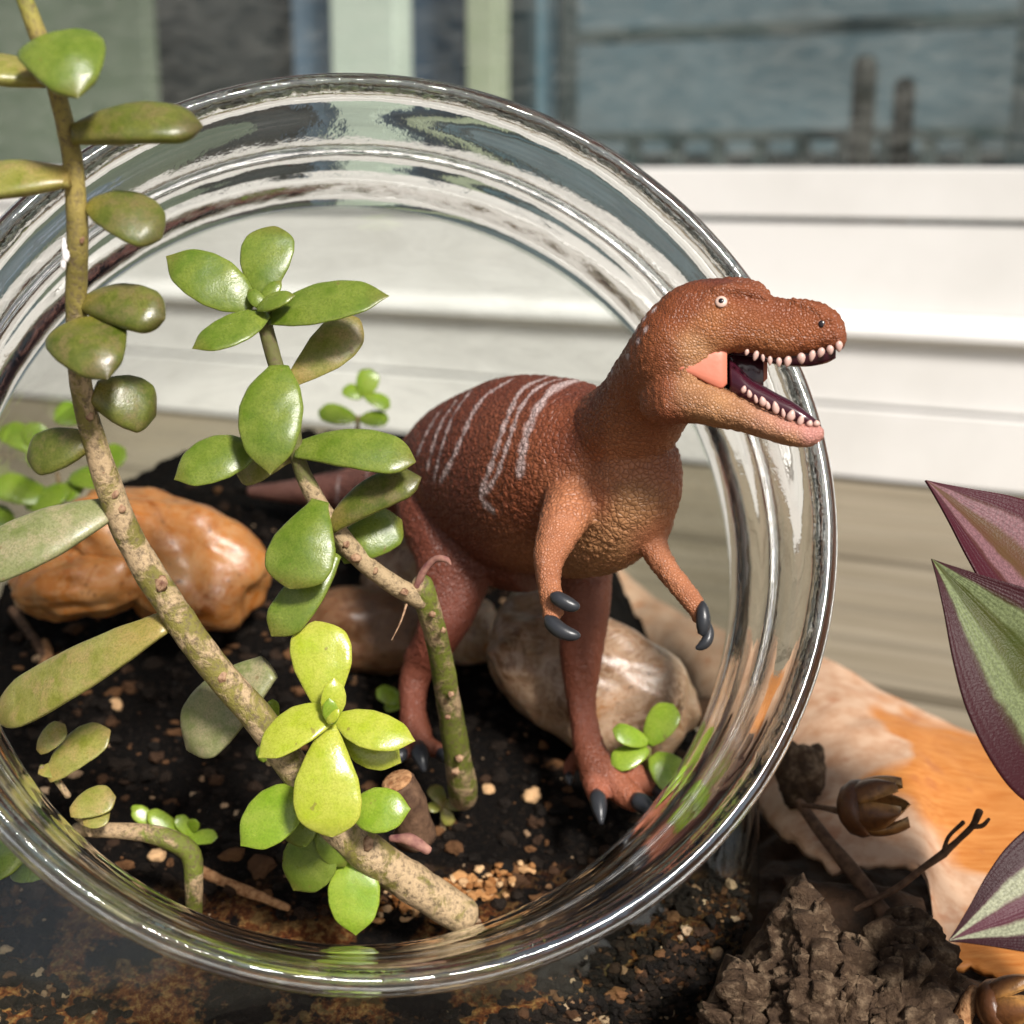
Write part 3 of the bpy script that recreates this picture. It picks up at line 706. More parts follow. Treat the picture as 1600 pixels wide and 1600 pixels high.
# paint: inverse-distance blend of colour points
RB = (.22, .060, .024); DK = (.145, .040, .022); OR = (.43, .168, .078); TN = (.43, .215, .095); LG = (.185, .056, .028); PK = (.58, .26, .22); HDC = (.25, .070, .022)
CP = [(1119, 440, 20.8, DK), (1083, 450, 20.6, HDC), (1160, 455, 20.5, HDC), (1230, 470, 20.2, HDC), (1290, 490, 20.2, HDC), (1250, 505, 20.1, (.29, .085, .026)), (1310, 515, 20.2, HDC), (1210, 545, 20.1, (.34, .125, .04)), (1270, 540, 20.1, (.30, .09, .03)), (1110, 510, 20.5, (.37, .14, .05)), (1090, 545, 20.5, TN), (1150, 510, 20.3, (.32, .105, .035)),
      (1075, 610, 20.7, TN), (1110, 640, 20.5, TN), (1160, 655, 20.3, TN), (1210, 675, 20.2, TN), (1230, 665, 20.2, PK), (1270, 672, 20.2, PK), (1190, 648, 20.2, (.52, .26, .17)), (1230, 690, 20.3, TN),
      (1030, 520, 21.4, RB), (1020, 590, 21.5, HDC), (975, 590, 22.4, RB), (1010, 660, 22.4, OR), (960, 650, 22.8, RB), (1040, 640, 21.4, HDC), (1055, 500, 20.75, HDC), (1042, 555, 20.8, (.27, .08, .028)), (1046, 610, 20.8, (.27, .08, .03)), (1045, 655, 20.9, (.25, .07, .028)), (1075, 480, 20.65, HDC),
      (900, 600, 24, DK), (830, 600, 25.5, DK), (740, 640, 27, DK), (660, 700, 29, DK), (560, 760, 32, (.30, .13, .1)), (430, 768, 34, (.34, .16, .12)),
      (900, 680, 23.3, RB), (850, 760, 24.2, RB), (780, 760, 25.4, DK), (940, 690, 22.9, (.33, .105, .042)), (970, 720, 22.6, OR), (990, 700, 22.6, OR), (930, 770, 22.9, OR), (985, 780, 22.8, TN), (950, 830, 23.2, TN), (900, 870, 24.0, (.36, .17, .08)), (1030, 730, 23.0, (.33, .11, .05)), (850, 860, 25, (.32, .12, .055)), (860, 800, 24, RB),
      (880, 810, 22.4, OR), (860, 900, 22.0, OR), (862, 960, 21.8, OR), (1025, 840, 23.2, OR), (1060, 920, 22.8, OR), (1090, 960, 22.7, OR),
      (700, 780, 26.5, DK), (690, 850, 26.3, DK), (720, 850, 26.3, DK), (700, 920, 26.2, DK), (700, 960, 26.2, (.19, .052, .03)), (680, 990, 26.5, (.2, .055, .032)), (650, 1080, 26.8, (.2, .06, .034)), (655, 1165, 26.5, LG),  # near thigh set darker, its shade is put into the paint
      (910, 920, 26, LG), (905, 1030, 26, (.2, .06, .031)), (910, 1110, 26.2, (.215, .066, .036)), (930, 1190, 25.7, LG), (985, 1235, 25.4, (.36, .12, .06)), (935, 1240, 25.4, (.34, .11, .06)), (780, 880, 26.6, DK)]
cpos = np.array([P(a, b_, c)[:] for a, b_, c, _ in CP]); ccol = np.array([c for *_, c in CP])
paint = np.empty((len(V), 3))
for i in range(0, len(V), 20000):
    d2 = ((V[i:i+20000, None, :]-cpos[None])**2).sum(-1)+.02
    wgt = d2**-2.2; paint[i:i+20000] = (wgt[..., None]*ccol).sum(1)/wgt.sum(1)[:, None]
# stripe mask: lines laid on the skin
ST = [([(935, 592), (880, 600), (845, 630), (822, 680), (812, 740)], .085), ([(858, 588), (815, 610), (790, 660), (770, 720), (752, 775), (770, 798)], .06), ([(905, 588), (850, 600), (815, 635), (795, 690), (775, 745), (757, 770)], .05), ([(800, 592), (755, 622), (730, 665), (708, 715), (690, 750)], .06),
      ([(735, 612), (708, 650), (690, 700), (678, 750)], .045), ([(712, 628), (690, 660), (676, 700), (668, 730)], .045), ([(685, 645), (665, 680), (652, 710)], .045), ([(625, 700), (618, 760)], .05), ([(575, 735), (570, 780)], .05), ([(530, 745), (526, 785)], .05)]
smask = np.zeros(len(V))
from mathutils.kdtree import KDTree
kd = KDTree(len(V))
for i, v in enumerate(V): kd.insert(v, i)
kd.balance()
def mark(px, py, r, val=1.0):
    d = (P(px, py, 1)-C_).normalized(); h = bv.ray_cast(C_, d)
    if h[0] is None: return
    for co_, i, ds in kd.find_range(h[0], r*1.5): smask[i] = max(smask[i], val*(1-max(0, (ds/r-.7)/.8)))
for pl_, r_ in ST:
    for q in catmull(np.array(pl_, float), 90): mark(q[0], q[1], r_*(.9+.25*math.sin(q[1]*.2)))
for q in ((1022, 484), (1007, 497), (1008, 515), (994, 516), (997, 533), (981, 557), (959, 566), (957, 579)): mark(*q, .045, 1.6)
smask = np.clip(smask, 0, 1.4)
scale_mask = np.clip(1-(np.linalg.norm(V-np.array(P(1180, 560, 20.5)), axis=1)-1.2)/1.4, 0, 1)   # fine scales on the head
legm = np.clip((P(900, 900, 26).z-V[:, 2])/.8, 0, 1)
armd = np.min(np.linalg.norm(V[:, None]-np.array([P(*q[:3])[:] for q in near[2:]+far[2:]])[None], axis=2), axis=1)
fine = np.maximum(np.maximum(scale_mask, legm*.8), np.clip((.75-armd)/.3, 0, 1))
# real relief: scale domes along the normals
f1, f2 = worley(V*np.array([1, 1, 1.15])*8.8); f3, f4 = worley(V*11.5)
dome = (np.clip((f2-f1)/.35, 0, 1))*(1-fine)*.028+np.clip((f4-f3)/.35, 0, 1)*fine*.023
V = V+NRM*(dome-.012)[:, None]
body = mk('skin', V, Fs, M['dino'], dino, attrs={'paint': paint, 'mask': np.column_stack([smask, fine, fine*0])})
# claws
def dpart(name, pts, mt, n=14, seg=14, parent=None, up=(0, 0, 1)):
    W = [P(p[0], p[1], p[2]) for p in pts]; r1 = [p[3]*p[2]/FPX for p in pts]
    V, Fs = ringmesh(tube_rings(W, r1, n, seg, up=up)); return mk(name, V, Fs, M[mt], parent or dino)
for c_ in ([(862, 929, 21.85, 4), (868, 933, 21.8, 11), (880, 940, 21.75, 12.5), (893, 946, 21.72, 11), (902, 948, 21.7, 7), (906, 949, 21.7, 2)],
           [(854, 962, 21.9, 4), (860, 971, 21.85, 12), (874, 984, 21.75, 13), (890, 991, 21.7, 11), (902, 993, 21.68, 7), (907, 993, 21.68, 2)],
           [(1098, 940, 22.7, 3), (1098, 950, 22.65, 9), (1099, 968, 22.6, 11.5), (1098, 984, 22.6, 10), (1094, 992, 22.6, 5)],
           [(1106, 972, 22.7, 4), (1108, 988, 22.65, 8), (1104, 1002, 22.6, 9), (1095, 1010, 22.6, 7), (1087, 1013, 22.6, 2.5)],
           [(931, 1236, 25.35, 6), (934, 1248, 25.2, 13.5), (937, 1268, 25.0, 11), (940, 1288, 24.85, 3)],
           [(990, 1243, 25.3, 6), (999, 1252, 25.15, 15), (1012, 1263, 25.0, 12), (1022, 1276, 24.9, 3)],
           [(1020, 1226, 25.8, 6), (1030, 1235, 25.7, 13), (1042, 1248, 25.5, 9), (1048, 1260, 25.4, 2)],
           [(888, 1208, 26.5, 4), (889, 1216, 26.4, 7), (891, 1226, 26.3, 2)],
           [(655, 1160, 26.35, 6), (656, 1175, 26.2, 14), (660, 1190, 26.05, 11), (663, 1206, 25.95, 3)],
           [(634, 1168, 26.4, 5), (626, 1180, 26.25, 11), (618, 1194, 26.1, 2)],
           [(682, 1170, 26.5, 5), (692, 1180, 26.35, 11), (700, 1194, 26.2, 2)]):
    dpart('claw', c_, 'claw')
# mouth parts
def lpart(name, secs, mt, e=2.2): V, Fs = dloft(secs, 30, 22, e); return mk(name, V, Fs, M[mt], dino)
lpart('tongue', [(1140, 560, 622, HD(1140)+.05, 24), (1156, 574, 628, HD(1156)+.05, 27), (1172, 590, 634, HD(1172)+.05, 27), (1192, 602, 642, HD(1192)+.05, 25), (1215, 615, 652, HD(1215)+.05, 23), (1238, 627, 660, HD(1238)+.05, 20), (1260, 643, 666, HD(1260)+.05, 16), (1276, 656, 668, HD(1276)+.05, 8)], 'mouth')
lpart('mouth_lining', [(1128, 547, 604, HD(1128)+.05, 30), (1145, 545, 612, HD(1145)+.3, 16), (1165, 547, 615, HD(1165)+.34, 10), (1182, 552, 612, HD(1182)+.36, 8), (1193, 556, 606, HD(1193)+.37, 5)], 'mouth')
lpart('palate', [(1135, 530, 554, HD(1135)+.08, 26), (1175, 530, 558, HD(1175)+.08, 24), (1200, 535, 567, HD(1200)+.08, 22), (1230, 535, 572, HD(1230)+.08, 20), (1262, 530, 573, HD(1262)+.08, 18), (1290, 528, 568, HD(1290)+.06, 15), (1306, 526, 560, HD(1304)+.04, 10)], 'mouth')
lpart('far_cheek', [(1180, 560, 606, HD(1180)+.42, 4), (1190, 561, 600, HD(1190)+.43, 4), (1199, 566, 592, HD(1199)+.44, 3)], 'cheek')
lpart('cheek', [(1044, 559, 568, HD(1044)-.46, 3), (1056, 553, 576, HD(1060)-.43, 6), (1085, 549, 588, HD(1085)-.36, 7), (1108, 545, 600, HD(1110)-.29, 8), (1126, 543, 607, HD(1128)-.24, 8), (1136, 546, 600, HD(1137)-.21, 5)], 'cheek', 4)
tv, tf = ICO[2]
tm = None
def tooth(px, py, d, w_, h_, tilt=0):
    global tm
    if tm is None:
        q = tv.copy(); q[:, 2] = np.where(q[:, 2] < 0, q[:, 2]*1.25, q[:, 2]); q[:, :2] *= (1-.25*np.clip(-q[:, 2:3], 0, 1))
        tm = mk('tooth', q, tf, M['tooth'], dino, origin=(0, 0, 0)); o = tm
    else: o = tm.copy(); COL.objects.link(o); o.parent = dino
    k = d/FPX; o.location = P(px, py, d)-wl(dino); q_ = random.uniform(.62, 1.0); o.scale = (w_*k*q_, w_*k*q_*.8, h_*k*random.uniform(.78, 1.0)); o.rotation_euler = (tilt, random.uniform(-.3, .3), random.uniform(-.3, .3)); return o
UT = [(1167, 553, 4, 5), (1181, 558, 6.5, 8), (1192, 562, 4.5, 6), (1203, 566, 6.5, 8), (1217, 568, 6.5, 8), (1231, 567, 8, 8.5), (1252, 562, 7.5, 9), (1269, 558, 7, 8.5), (1283, 553, 7.5, 8.5), (1297, 549, 6.5, 8), (1311, 543, 6.5, 8.5)]
for i, (x, y, w_, h_) in enumerate(UT):
    y -= 3
    hw = np.interp(x, [1167, 1250, 1297, 1309], [44, 37, 28, 20])*HD(x)/FPX
    tooth(x, y, HD(x)-hw*.93, w_, h_)
    if i > 6 and i != 10: tooth(x-2, y+2, HD(x)+hw*.8, w_*.9, h_*.9)
LT = [(1162, 609, 5.5, 7), (1171, 616, 5.5, 7.5), (1181, 624, 4.5, 7), (1192, 628, 7, 9.5), (1200, 634, 4, 6.5), (1212, 638, 7, 10), (1224, 646, 4.5, 7), (1236, 650, 7.5, 9), (1251, 657, 7, 8.5), (1265, 662, 7, 6), (1276, 662, 6.5, 5.5)]
for x, y, w_, h_ in LT:
    hw = np.interp(x, [1162, 1240, 1276], [38, 28, 17])*HD(x)/FPX
    o = tooth(x, y, HD(x)-hw*.86, w_, h_); o.rotation_euler = (math.pi, random.uniform(-.35, .35), 0)
# eye, nostril
def eyeset(px, py, sgn):
    d = (P(px, py, 1)-C_).normalized()
    h = bv.ray_cast(C_, d) if sgn < 0 else None
    if sgn < 0: c = h[0]; nn = h[1]
    else:
        h = bv.ray_cast(P(px, py, 24), -d); c = h[0]; nn = h[1]
    Bz = basis(nn, (0, 0, 1)); k = c.y/FPX
    q = ICO[3][0]*np.array([.04, .09, .09]); mk('eye', q@Bz+np.array(c+nn*.012), ICO[3][1], M['eyew'], dino)
    q = ICO[2][0]*np.array([.022, .044, .044]); mk('pupil', q@Bz+np.array(c+nn*.042), ICO[2][1], M['eyeb'], dino)
eyeset(1127, 472, -1); eyeset(1127, 472, 1)
h = bv.ray_cast(C_, (P(1284, 506, 1)-C_).normalized())
q = ICO[2][0]*np.array([.012, .055, .05]); mk('nostril', q@basis(h[1], (0, 0, 1))+np.array(h[0]), ICO[2][1], M['eyeb'], dino)

# ================================================================== PLANTS
PROF = {'ob': ([0, .08, .25, .5, .7, .84, .93, .98, 1], [.26, .33, .60, .93, 1.0, .90, .72, .5, .4]),
        'ov': ([0, .06, .2, .4, .6, .78, .9, .97, 1], [.30, .46, .80, 1.0, .97, .78, .52, .30, .2]),
        'rd': ([0, .06, .2, .45, .68, .85, .94, .985, 1], [.30, .46, .74, .97, 1.0, .85, .60, .32, .08]),
        'ht': ([0, .03, .1, .25, .45, .65, .82, .94, 1], [.55, .78, .95, 1.0, .93, .76, .55, .34, .22]),
        'lg': ([0, .05, .2, .4, .6, .8, .92, .98, 1], [.42, .5, .72, .92, 1.0, .95, .70, .36, .08])}
def leaf(parent, b0, t0, wpx, mt, nrm=(0, -.35, -1), prof='ob', th=.36, bend=.08, name='leaf', cup=.0):
    B = np.array(P(*b0)[:]); T = np.array(P(*t0)[:]); dav = (b0[2]+t0[2])/2; W = wpx*dav/FPX
    ax = T-B; Ln = np.linalg.norm(ax); ax /= Ln
    nn = np.array(D3(*nrm)[:]); nn = nn-ax*np.dot(nn, ax); nn /= np.linalg.norm(nn); sd = np.cross(nn, ax)
    xs, ys = PROF[prof]; nr, seg = 34, 28; gx = np.linspace(-.15, 1.15, 261); gy = np.interp(gx, xs, ys); gy[gx > 1] = ys[-1] if prof in ('ov', 'ht') else .25
    kern = np.exp(-np.linspace(-2, 2, 25)**2); gy = np.convolve(np.pad(gy, 12, 'edge'), kern/kern.sum(), 'valid')
    rings = []; tt = []; ed = []
    ts = 1-(1-np.linspace(0, 1, nr))**1.25
    sw = random.uniform(-.05, .05)
    for t_ in ts:
        f = np.interp(t_, gx, gy)*(1 if t_ < .8 else ((1-((t_-.8)/.2)**2)**.75 if prof in ('ov', 'ht') else (1-((t_-.8)/.2)**2.6)**.5))
        hw = W/2*f; ht = W*th/2*(min(1, f*1.15))**.8*(1-.25*t_)
        a = np.linspace(0, 2*math.pi, seg, endpoint=False); ca, sa = np.cos(a), np.sin(a)
        e = 2.2 if prof == 'lg' else 1.75; L = (np.abs(ca)**e+np.abs(sa)**e)**(-1/e)
        x = ca*L*hw; z = sa*L*ht; z = np.where(z > 0, z*.62, z*1.15)
        z = z+cup*(x/W)**2*W
        c = B+ax*Ln*t_+nn*(bend*Ln*(4*t_*(1-t_)))+sd*(sw*Ln*4*t_*(1-t_))
        rings.append(c+np.outer(x, sd)+np.outer(z, nn)); tt += [t_]*seg; ed += list(np.abs(ca))
    # smooth profile
    V, Fs = ringmesh(rings); tt += [0, 1]; ed += [0, 0]
    nz = fbm(V*1.6+random.random()*50, 3)*.045*W; V = V+np.outer(nz, nn)
    return mk(name, V, Fs, M[mt], parent, attrs={'lf': np.column_stack([tt, ed, np.full(len(tt), random.random())])})

# 1 long trailing stem
sp = [(722, 1428, 23.7, 30), (668, 1395, 23.4, 31), (600, 1350, 23.0, 31), (530, 1295, 22.6, 28), (470, 1215, 22.2, 26), (410, 1130, 21.9, 25), (335, 1043, 21.6, 25), (262, 940, 21.3, 24), (203, 842, 21.0, 22), (162, 735, 20.6, 20), (128, 610, 20.1, 17.5), (119, 480, 19.6, 16), (121, 370, 19.1, 16.5), (112, 245, 18.7, 15.5), (84, 125, 18.3, 14), (50, 30, 18.0, 14), (10, -80, 17.7, 13)]
base1 = P(722, 1428, 23.7)
pl1 = thing('succulent_plant', 'tall succulent with long bare arching stem at the far left', 'succulent', base1, 'succulents planted in the jar')
tube('stem', [P(a, b_, c) for a, b_, c, _ in sp], [r*c/FPX for a, b_, c, r in sp], M['stem_long'], pl1, 120, 20, rough=.12, rs=2.6)
def stemd(py):  # depth of the long stem at a picture height
    ys = [q[1] for q in sp][::-1]; ds = [q[2] for q in sp][::-1]; return float(np.interp(py, ys, ds))
L1 = [((85, 62), (122, 152), 136, 'leaf_mid', (-.05, -.8, -.75), 'ht', .5, -.5, -.7),
      ((72, 122), (-70, 108), 84, 'leaf_olive', (.05, -.7, -.7), 'lg', .5, .05, 0),
      ((114, 208), (318, 198), 84, 'leaf_dark', (0, -.55, -.85), 'lg', .62, .0, -.1),
      ((108, 274), (-80, 300), 88, 'leaf_olive', (0, -.6, -.8), 'lg', .5, 0, 0),
      ((140, 318), (253, 372), 92, 'leaf_dark', (.1, -.45, -.9), 'rd', .5, .3, -.1),
      ((134, 472), (258, 497), 80, 'leaf_dark', (0, -.45, -.9), 'lg', .7, .2, -.3),
      ((126, 508), (168, 592), 128, 'leaf_dark', (0, -.6, -.8), 'ht', .55, -.4, -.8),
      ((146, 612), (244, 650), 88, 'leaf_dark', (.1, -.3, -.95), 'lg', .6, .3, .4),
      ((140, 688), (42, 716), 74, 'leaf_dark', (-.1, -.3, -.95), 'lg', .5, .2, .2),
      ((170, 795), (-50, 890), 100, 'leaf_grey', (-.1, -.5, -.9), 'lg', .4, .4, -.2),
      ((262, 970), (-10, 1122), 88, 'leaf_olive', (-.1, -.5, -.9), 'lg', .4, .9, 1.3)]
for b0, t0, w_, mt, nr_, pf, th, db, dt in L1:
    d = stemd(b0[1]); leaf(pl1, (*b0, d+ (.05 if db > 0 else -.15)), (*t0, d+dt), w_, mt, nr_, pf, th)
leaf(pl1, (420, 1042, 22.6), (292, 1172, 22.9), 108, 'leaf_grey', (-.2, -.4, -.9), 'lg', .35)
# leaf scars
for px, py, r in ((128, 375, 7), (190, 795, 9), (178, 772, 10), (252, 912, 15), (345, 1058, 15), (286, 985, 9), (575, 1318, 13), (690, 1410, 15), (610, 1385, 12), (140, 650, 9), (445, 1195, 10), (160, 735, 8)):
    rs_ = float(np.interp(py, [q[1] for q in sp][::-1], [q[3] for q in sp][::-1])); d = stemd(py); r *= .72; d -= rs_*d/FPX*.86+.16; k = d/FPX
    rr = np.array([r*k*1.0, r*k*.45, r*k*1.2]); v0, f0 = ICO[2]
    mk('leaf_scar', (v0*(1+.25*np.random.uniform(-1, 1, (len(v0), 1))))*rr@np.array([R_[:], F_[:], U_[:]])+np.array(P(px, py, d+.16)), f0, M['scar'], pl1)
for px, py, rx, ry in ((100, 384, 4, 12), (103, 400, 6, 11), (99, 414, 4, 8)):
    k = 19.0/FPX; mk('fluff_tuft', ICO[2][0]*np.array([rx*k, 3*k, ry*k])*(1+.3*np.random.uniform(-1, 1, (len(ICO[2][0]), 1)))@np.array([R_[:], F_[:], U_[:]])+np.array(P(px, py, 19.05)), ICO[2][1], M['fluff'], pl1)

# rosette on the lower stem: a young plant of its own
pl2 = thing('succulent_plant', 'glossy yellow-green succulent rosette in front of the leaning stem', 'succulent', on_soil(520, 1390)[0], 'succulents planted in the jar')
tube('stem', [on_soil(545, 1385)[0], P(540, 1300, 22.8), P(522, 1215, 22.0), P(518, 1110, 21.5)], [.14, .15, .14, .08], M['stem_green'], pl2, 20, 12, rough=.08)
L2 = [((508, 1118, 21.65), (492, 970, 21.9), 98, 'leaf_lime', (0, -.3, -1), 'ob', .3), ((526, 1108, 21.5), (403, 1184, 21.2), 76, 'leaf_lime', (-.05, -.7, -.75), 'ov', .34),
      ((526, 1122, 21.5), (649, 1158, 21.3), 66, 'leaf_lime', (.1, -.55, -.85), 'ov', .36), ((516, 1132, 21.45), (518, 1308, 21.1), 108, 'leaf_lime', (0, -.35, -1), 'ob', .34),
      ((536, 1140, 21.9), (627, 1192, 21.9), 66, 'leaf_lime', (.1, -.3, -1), 'ov', .3), ((474, 1232, 22.0), (376, 1322, 21.8), 88, 'leaf_bright', (-.2, -.4, -.9), 'ov', .3),
      ((548, 1268, 22.0), (642, 1264, 21.9), 72, 'leaf_bright', (.1, -.35, -.95), 'ov', .36), ((500, 1255, 22.3), (445, 1312, 22.4), 62, 'leaf_mid', (0, -.3, -1), 'ob', .3),
      ((515, 1300, 22.7), (458, 1392, 22.9), 90, 'leaf_mid', (-.1, -.2, -1), 'ov', .3), ((556, 1336, 22.9), (556, 1462, 22.7), 82, 'leaf_bright', (0, -.25, -1), 'ov', .25),
      ((500, 1290, 22.5), (540, 1355, 22.7), 50, 'leaf_mid', (0, -.2, -1), 'ov', .3),
      ((516, 1124, 21.3), (522, 1058, 21.25), 40, 'leaf_lime', (.25, -.3, -1), 'ov', .4), ((520, 1132, 21.2), (514, 1090, 21.1), 26, 'leaf_bright', (0, -.3, -1), 'ov', .5), ((512, 1130, 21.15), (530, 1108, 21.1), 18, 'leaf_lime', (0, -.3, -1), 'ov', .5)]
for b0, t0, w_, mt, nr_, pf, th in L2: leaf(pl2, b0, t0, w_, mt, nr_, pf, th, .06)

# middle plant
sb, sd_ = on_soil(720, 1228)
pl3 = thing('succulent_plant', 'branching succulent with two leaf tiers in front of the dinosaur tail', 'succulent', sb, 'succulents planted in the jar')
def stube(name, pts, mt, n=40, seg=16, rough=.1):
    return tube(name, [P(a, b_, c) for a, b_, c, _ in pts], [r*c/FPX for a, b_, c, r in pts], M[mt], pl3, n, seg, rough=rough, rs=3)
stube('stem', [(724, 1245, 26.4, 22), (722, 1225, 25.9, 23), (716, 1190, 25.5, 22), (703, 1110, 24.8, 20), (685, 1010, 23.8, 19), (665, 935, 23.1, 19), (660, 912, 23.0, 17)], 'stem_green')
stube('branch', [(660, 938, 23.05, 15), (618, 915, 22.8, 15), (570, 880, 22.5, 15), (525, 830, 22.2, 16), (488, 770, 21.9, 14), (465, 715, 21.7, 12.5), (452, 640, 21.5, 12), (428, 560, 21.4, 12), (414, 505, 21.3, 11.5), (416, 470, 21.2, 8)], 'stem_tan', 60)
tube('dry_tendril', [P(652, 915, 22.9), P(662, 892, 22.8), P(680, 874, 22.7), P(697, 874, 22.6), P(704, 882, 22.6)], [.07, .06, .05, .055, .02], M['drypurple'], pl3, 16, 8, rough=.3, rs=5)
tube('rootlet', [P(635, 945, 22.8), P(626, 972, 22.7), P(612, 1000, 22.7)], [.022, .015, .008], M['scar'], pl3, 10, 6)
for px, py, d, r in ((540, 850, 22.1, 9), (556, 872, 22.15, 11), (585, 892, 22.4, 8), (632, 925, 22.6, 9), (693, 985, 23.15, 7), (676, 960, 22.95, 7), (705, 1085, 24.1, 7), (700, 1120, 24.35, 7), (718, 1185, 25.0, 9), (712, 1205, 25.15, 9)):
    k = d/FPX; v0, f0 = ICO[2]
    mk('leaf_scar', (v0*(1+.3*np.random.uniform(-1, 1, (len(v0), 1))))*np.array([r*k, r*k*.6, r*k*.9])*.75@np.array([R_[:], F_[:], U_[:]])+np.array(P(px, py, d+.05)), f0, M['scar'], pl3)
L3 = [((395, 478, 21.2), (259, 400, 21.3), 84, 'leaf_mid', (-.1, -.35, -1), 'ov', .26), ((410, 482, 21.35), (430, 353, 21.6), 84, 'leaf_mid', (0, -.25, -1), 'ob', .26),
      ((420, 498, 21.2), (609, 463, 20.9), 82, 'leaf_mid', (.05, -.55, -.85), 'ov', .28), ((418, 490, 21.1), (300, 546, 20.7), 68, 'leaf_mid', (-.05, -.6, -.8), 'ov', .3),
      ((448, 602, 21.7), (562, 498, 21.9), 72, 'leaf_olive', (.1, -.2, -1), 'ob', .26), ((436, 572, 21.2), (422, 742, 20.75), 102, 'leaf_mid', (-.02, -.45, -.95), 'ov', .34),
      ((400, 700, 21.5), (272, 750, 21.3), 82, 'leaf_mid', (-.1, -.4, -.95), 'ov', .34), ((463, 702, 21.6), (650, 722, 21.3), 74, 'leaf_mid', (.05, -.5, -.9), 'lg', .36),
      ((455, 715, 21.9), (368, 738, 22.2), 60, 'leaf_olive', (0, -.2, -1), 'ob', .3), ((518, 822, 22.0), (658, 745, 21.8), 62, 'leaf_dark', (.05, -.5, -.9), 'lg', .55),
      ((530, 868, 22.5), (628, 812, 22.7), 74, 'leaf_mid', (.1, -.3, -1), 'lg', .45), ((500, 782, 21.7), (452, 920, 21.3), 112, 'leaf_mid', (-.1, -.3, -1), 'ob', .28),
      ((522, 862, 22.0), (424, 994, 21.8), 68, 'leaf_mid', (-.2, -.2, -1), 'lg', .4),
      ((402, 482, 20.95), (462, 462, 20.8), 36, 'leaf_mid', (0, -.6, -.8), 'ov', .55), ((408, 478, 21.1), (440, 438, 21.15), 26, 'leaf_mid', (0, -.3, -1), 'ov', .5), ((415, 482, 21.0), (388, 452, 21.05), 24, 'leaf_mid', (0, -.3, -1), 'ov', .5)]
for b0, t0, w_, mt, nr_, pf, th in L3: leaf(pl3, b0, t0, w_, mt, nr_, pf, th, .06)

# small seedlings
def seedling(label, px, py, lv, mt, lift=0.5, stem=True, d=None):
    p, dd = on_soil(px, py) if d is None else (P(px, py, d), d)
    pl = thing('succulent_seedling', label, 'seedling', p, 'succulent seedlings in the jar')
    if stem:
        cx = np.mean([q[0] for q in lv]); cy = np.mean([q[1] for q in lv])
        tube('stem', [p-Vector((0, 0, .15)), P((px+cx)/2, (py+cy)/2, dd-.05), P(cx, cy, dd-.1)], [.06, .06, .05], M['stem_green'], pl, 8, 8)
    for bx, by, tx, ty, w_, *r in lv:
        leaf(pl, (bx, by, dd-.15), (tx, ty, dd-.2+(r[0] if r else random.uniform(-.25, .15))), w_, mt, (random.uniform(-.2, .2), -.6, -.8), 'rd', .3, .05)
    return pl
seedling('bright green four-leaf seedling beside the dinosaur foot', 1012, 1200, [(1012, 1162, 1052, 1100, 52), (1012, 1160, 957, 1140, 36), (1012, 1170, 955, 1195, 42), (1020, 1180, 1062, 1232, 62)], 'leaf_bright', d=25.9)
seedling('tiny olive seedling on the soil between the cut stump and the leaning green stem', 692, 1285, [(693, 1258, 672, 1228, 26), (695, 1255, 735, 1255, 28), (693, 1262, 705, 1290, 20), (690, 1260, 668, 1262, 18)], 'leaf_olive')
seedling('pale leaf pair half hidden behind the dinosaur shin', 622, 1105, [(630, 1095, 588, 1078, 32), (632, 1100, 600, 1105, 24)], 'leaf_bright', stem=False)
seedling('out of focus sprig standing above the dinosaur tail', 555, 725, [(566, 620, 578, 576, 36, .1), (564, 622, 536, 606, 28, .1), (570, 618, 610, 636, 30, .1), (556, 655, 497, 642, 40, .1), (562, 655, 608, 655, 34, .1), (540, 700, 600, 690, 40, .1), (560, 690, 520, 715, 44, .1)], 'leaf_bright', d=32.2)
seedling('cluster of blurred round leaves at the far left back of the jar', 100, 800, [(60, 705, 0, 668, 45), (70, 720, 45, 660, 40), (130, 655, 85, 640, 50), (90, 720, 40, 715, 44), (130, 760, 95, 772, 44), (80, 780, -10, 752, 56), (40, 790, 110, 765, 48), (150, 740, 195, 700, 46), (110, 745, 170, 750, 50), (20, 820, -20, 800, 50), (100, 690, 70, 690, 40)], 'leaf_bright', d=31.6)
seedling('tan and green leaf pair by the left edge of the jar mouth', 105, 1230, [(75, 1215, 172, 1140, 66, .1), (60, 1175, 102, 1132, 40, .1), (60, 1205, 110, 1205, 30, .1)], 'leaf_olive', d=23.3)
seedling('short olive leaf poking up over the lower left rim', 140, 1290, [(110, 1270, 181, 1245, 52, .1), (130, 1285, 172, 1268, 40, .1)], 'leaf_olive', d=23.0)
sg = seedling('dark green sprout with a curled stem at the lower left', 290, 1370, [(215, 1275, 222, 1258, 30), (240, 1290, 208, 1262, 26), (285, 1302, 230, 1268, 30), (300, 1305, 275, 1275, 24), (290, 1315, 340, 1308, 26), (300, 1300, 305, 1280, 20)], 'leaf_bright', stem=False)
tube('stem', [P(120, 1296, 23.3), P(215, 1300, 23.5), P(265, 1312, 23.6), P(298, 1335, 23.75), P(303, 1385, 23.9), P(303, 1430, 24.3)], [.12, .15, .18, .18, .16, .15], M['stem_green'], sg, 24, 14, rough=.1)
seedling('green leaf pressed against the outer rim at the far left edge', 0, 1380, [(40, 1335, -30, 1340, 82, .05), (70, 1365, 20, 1350, 50, .3)], 'leaf_mid', stem=False, d=22.6)
seedling('small leaf tips hidden behind the long stem', 420, 1180, [(418, 1165, 405, 1188, 26), (428, 1130, 426, 1092, 22)], 'leaf_bright', d=23.8)

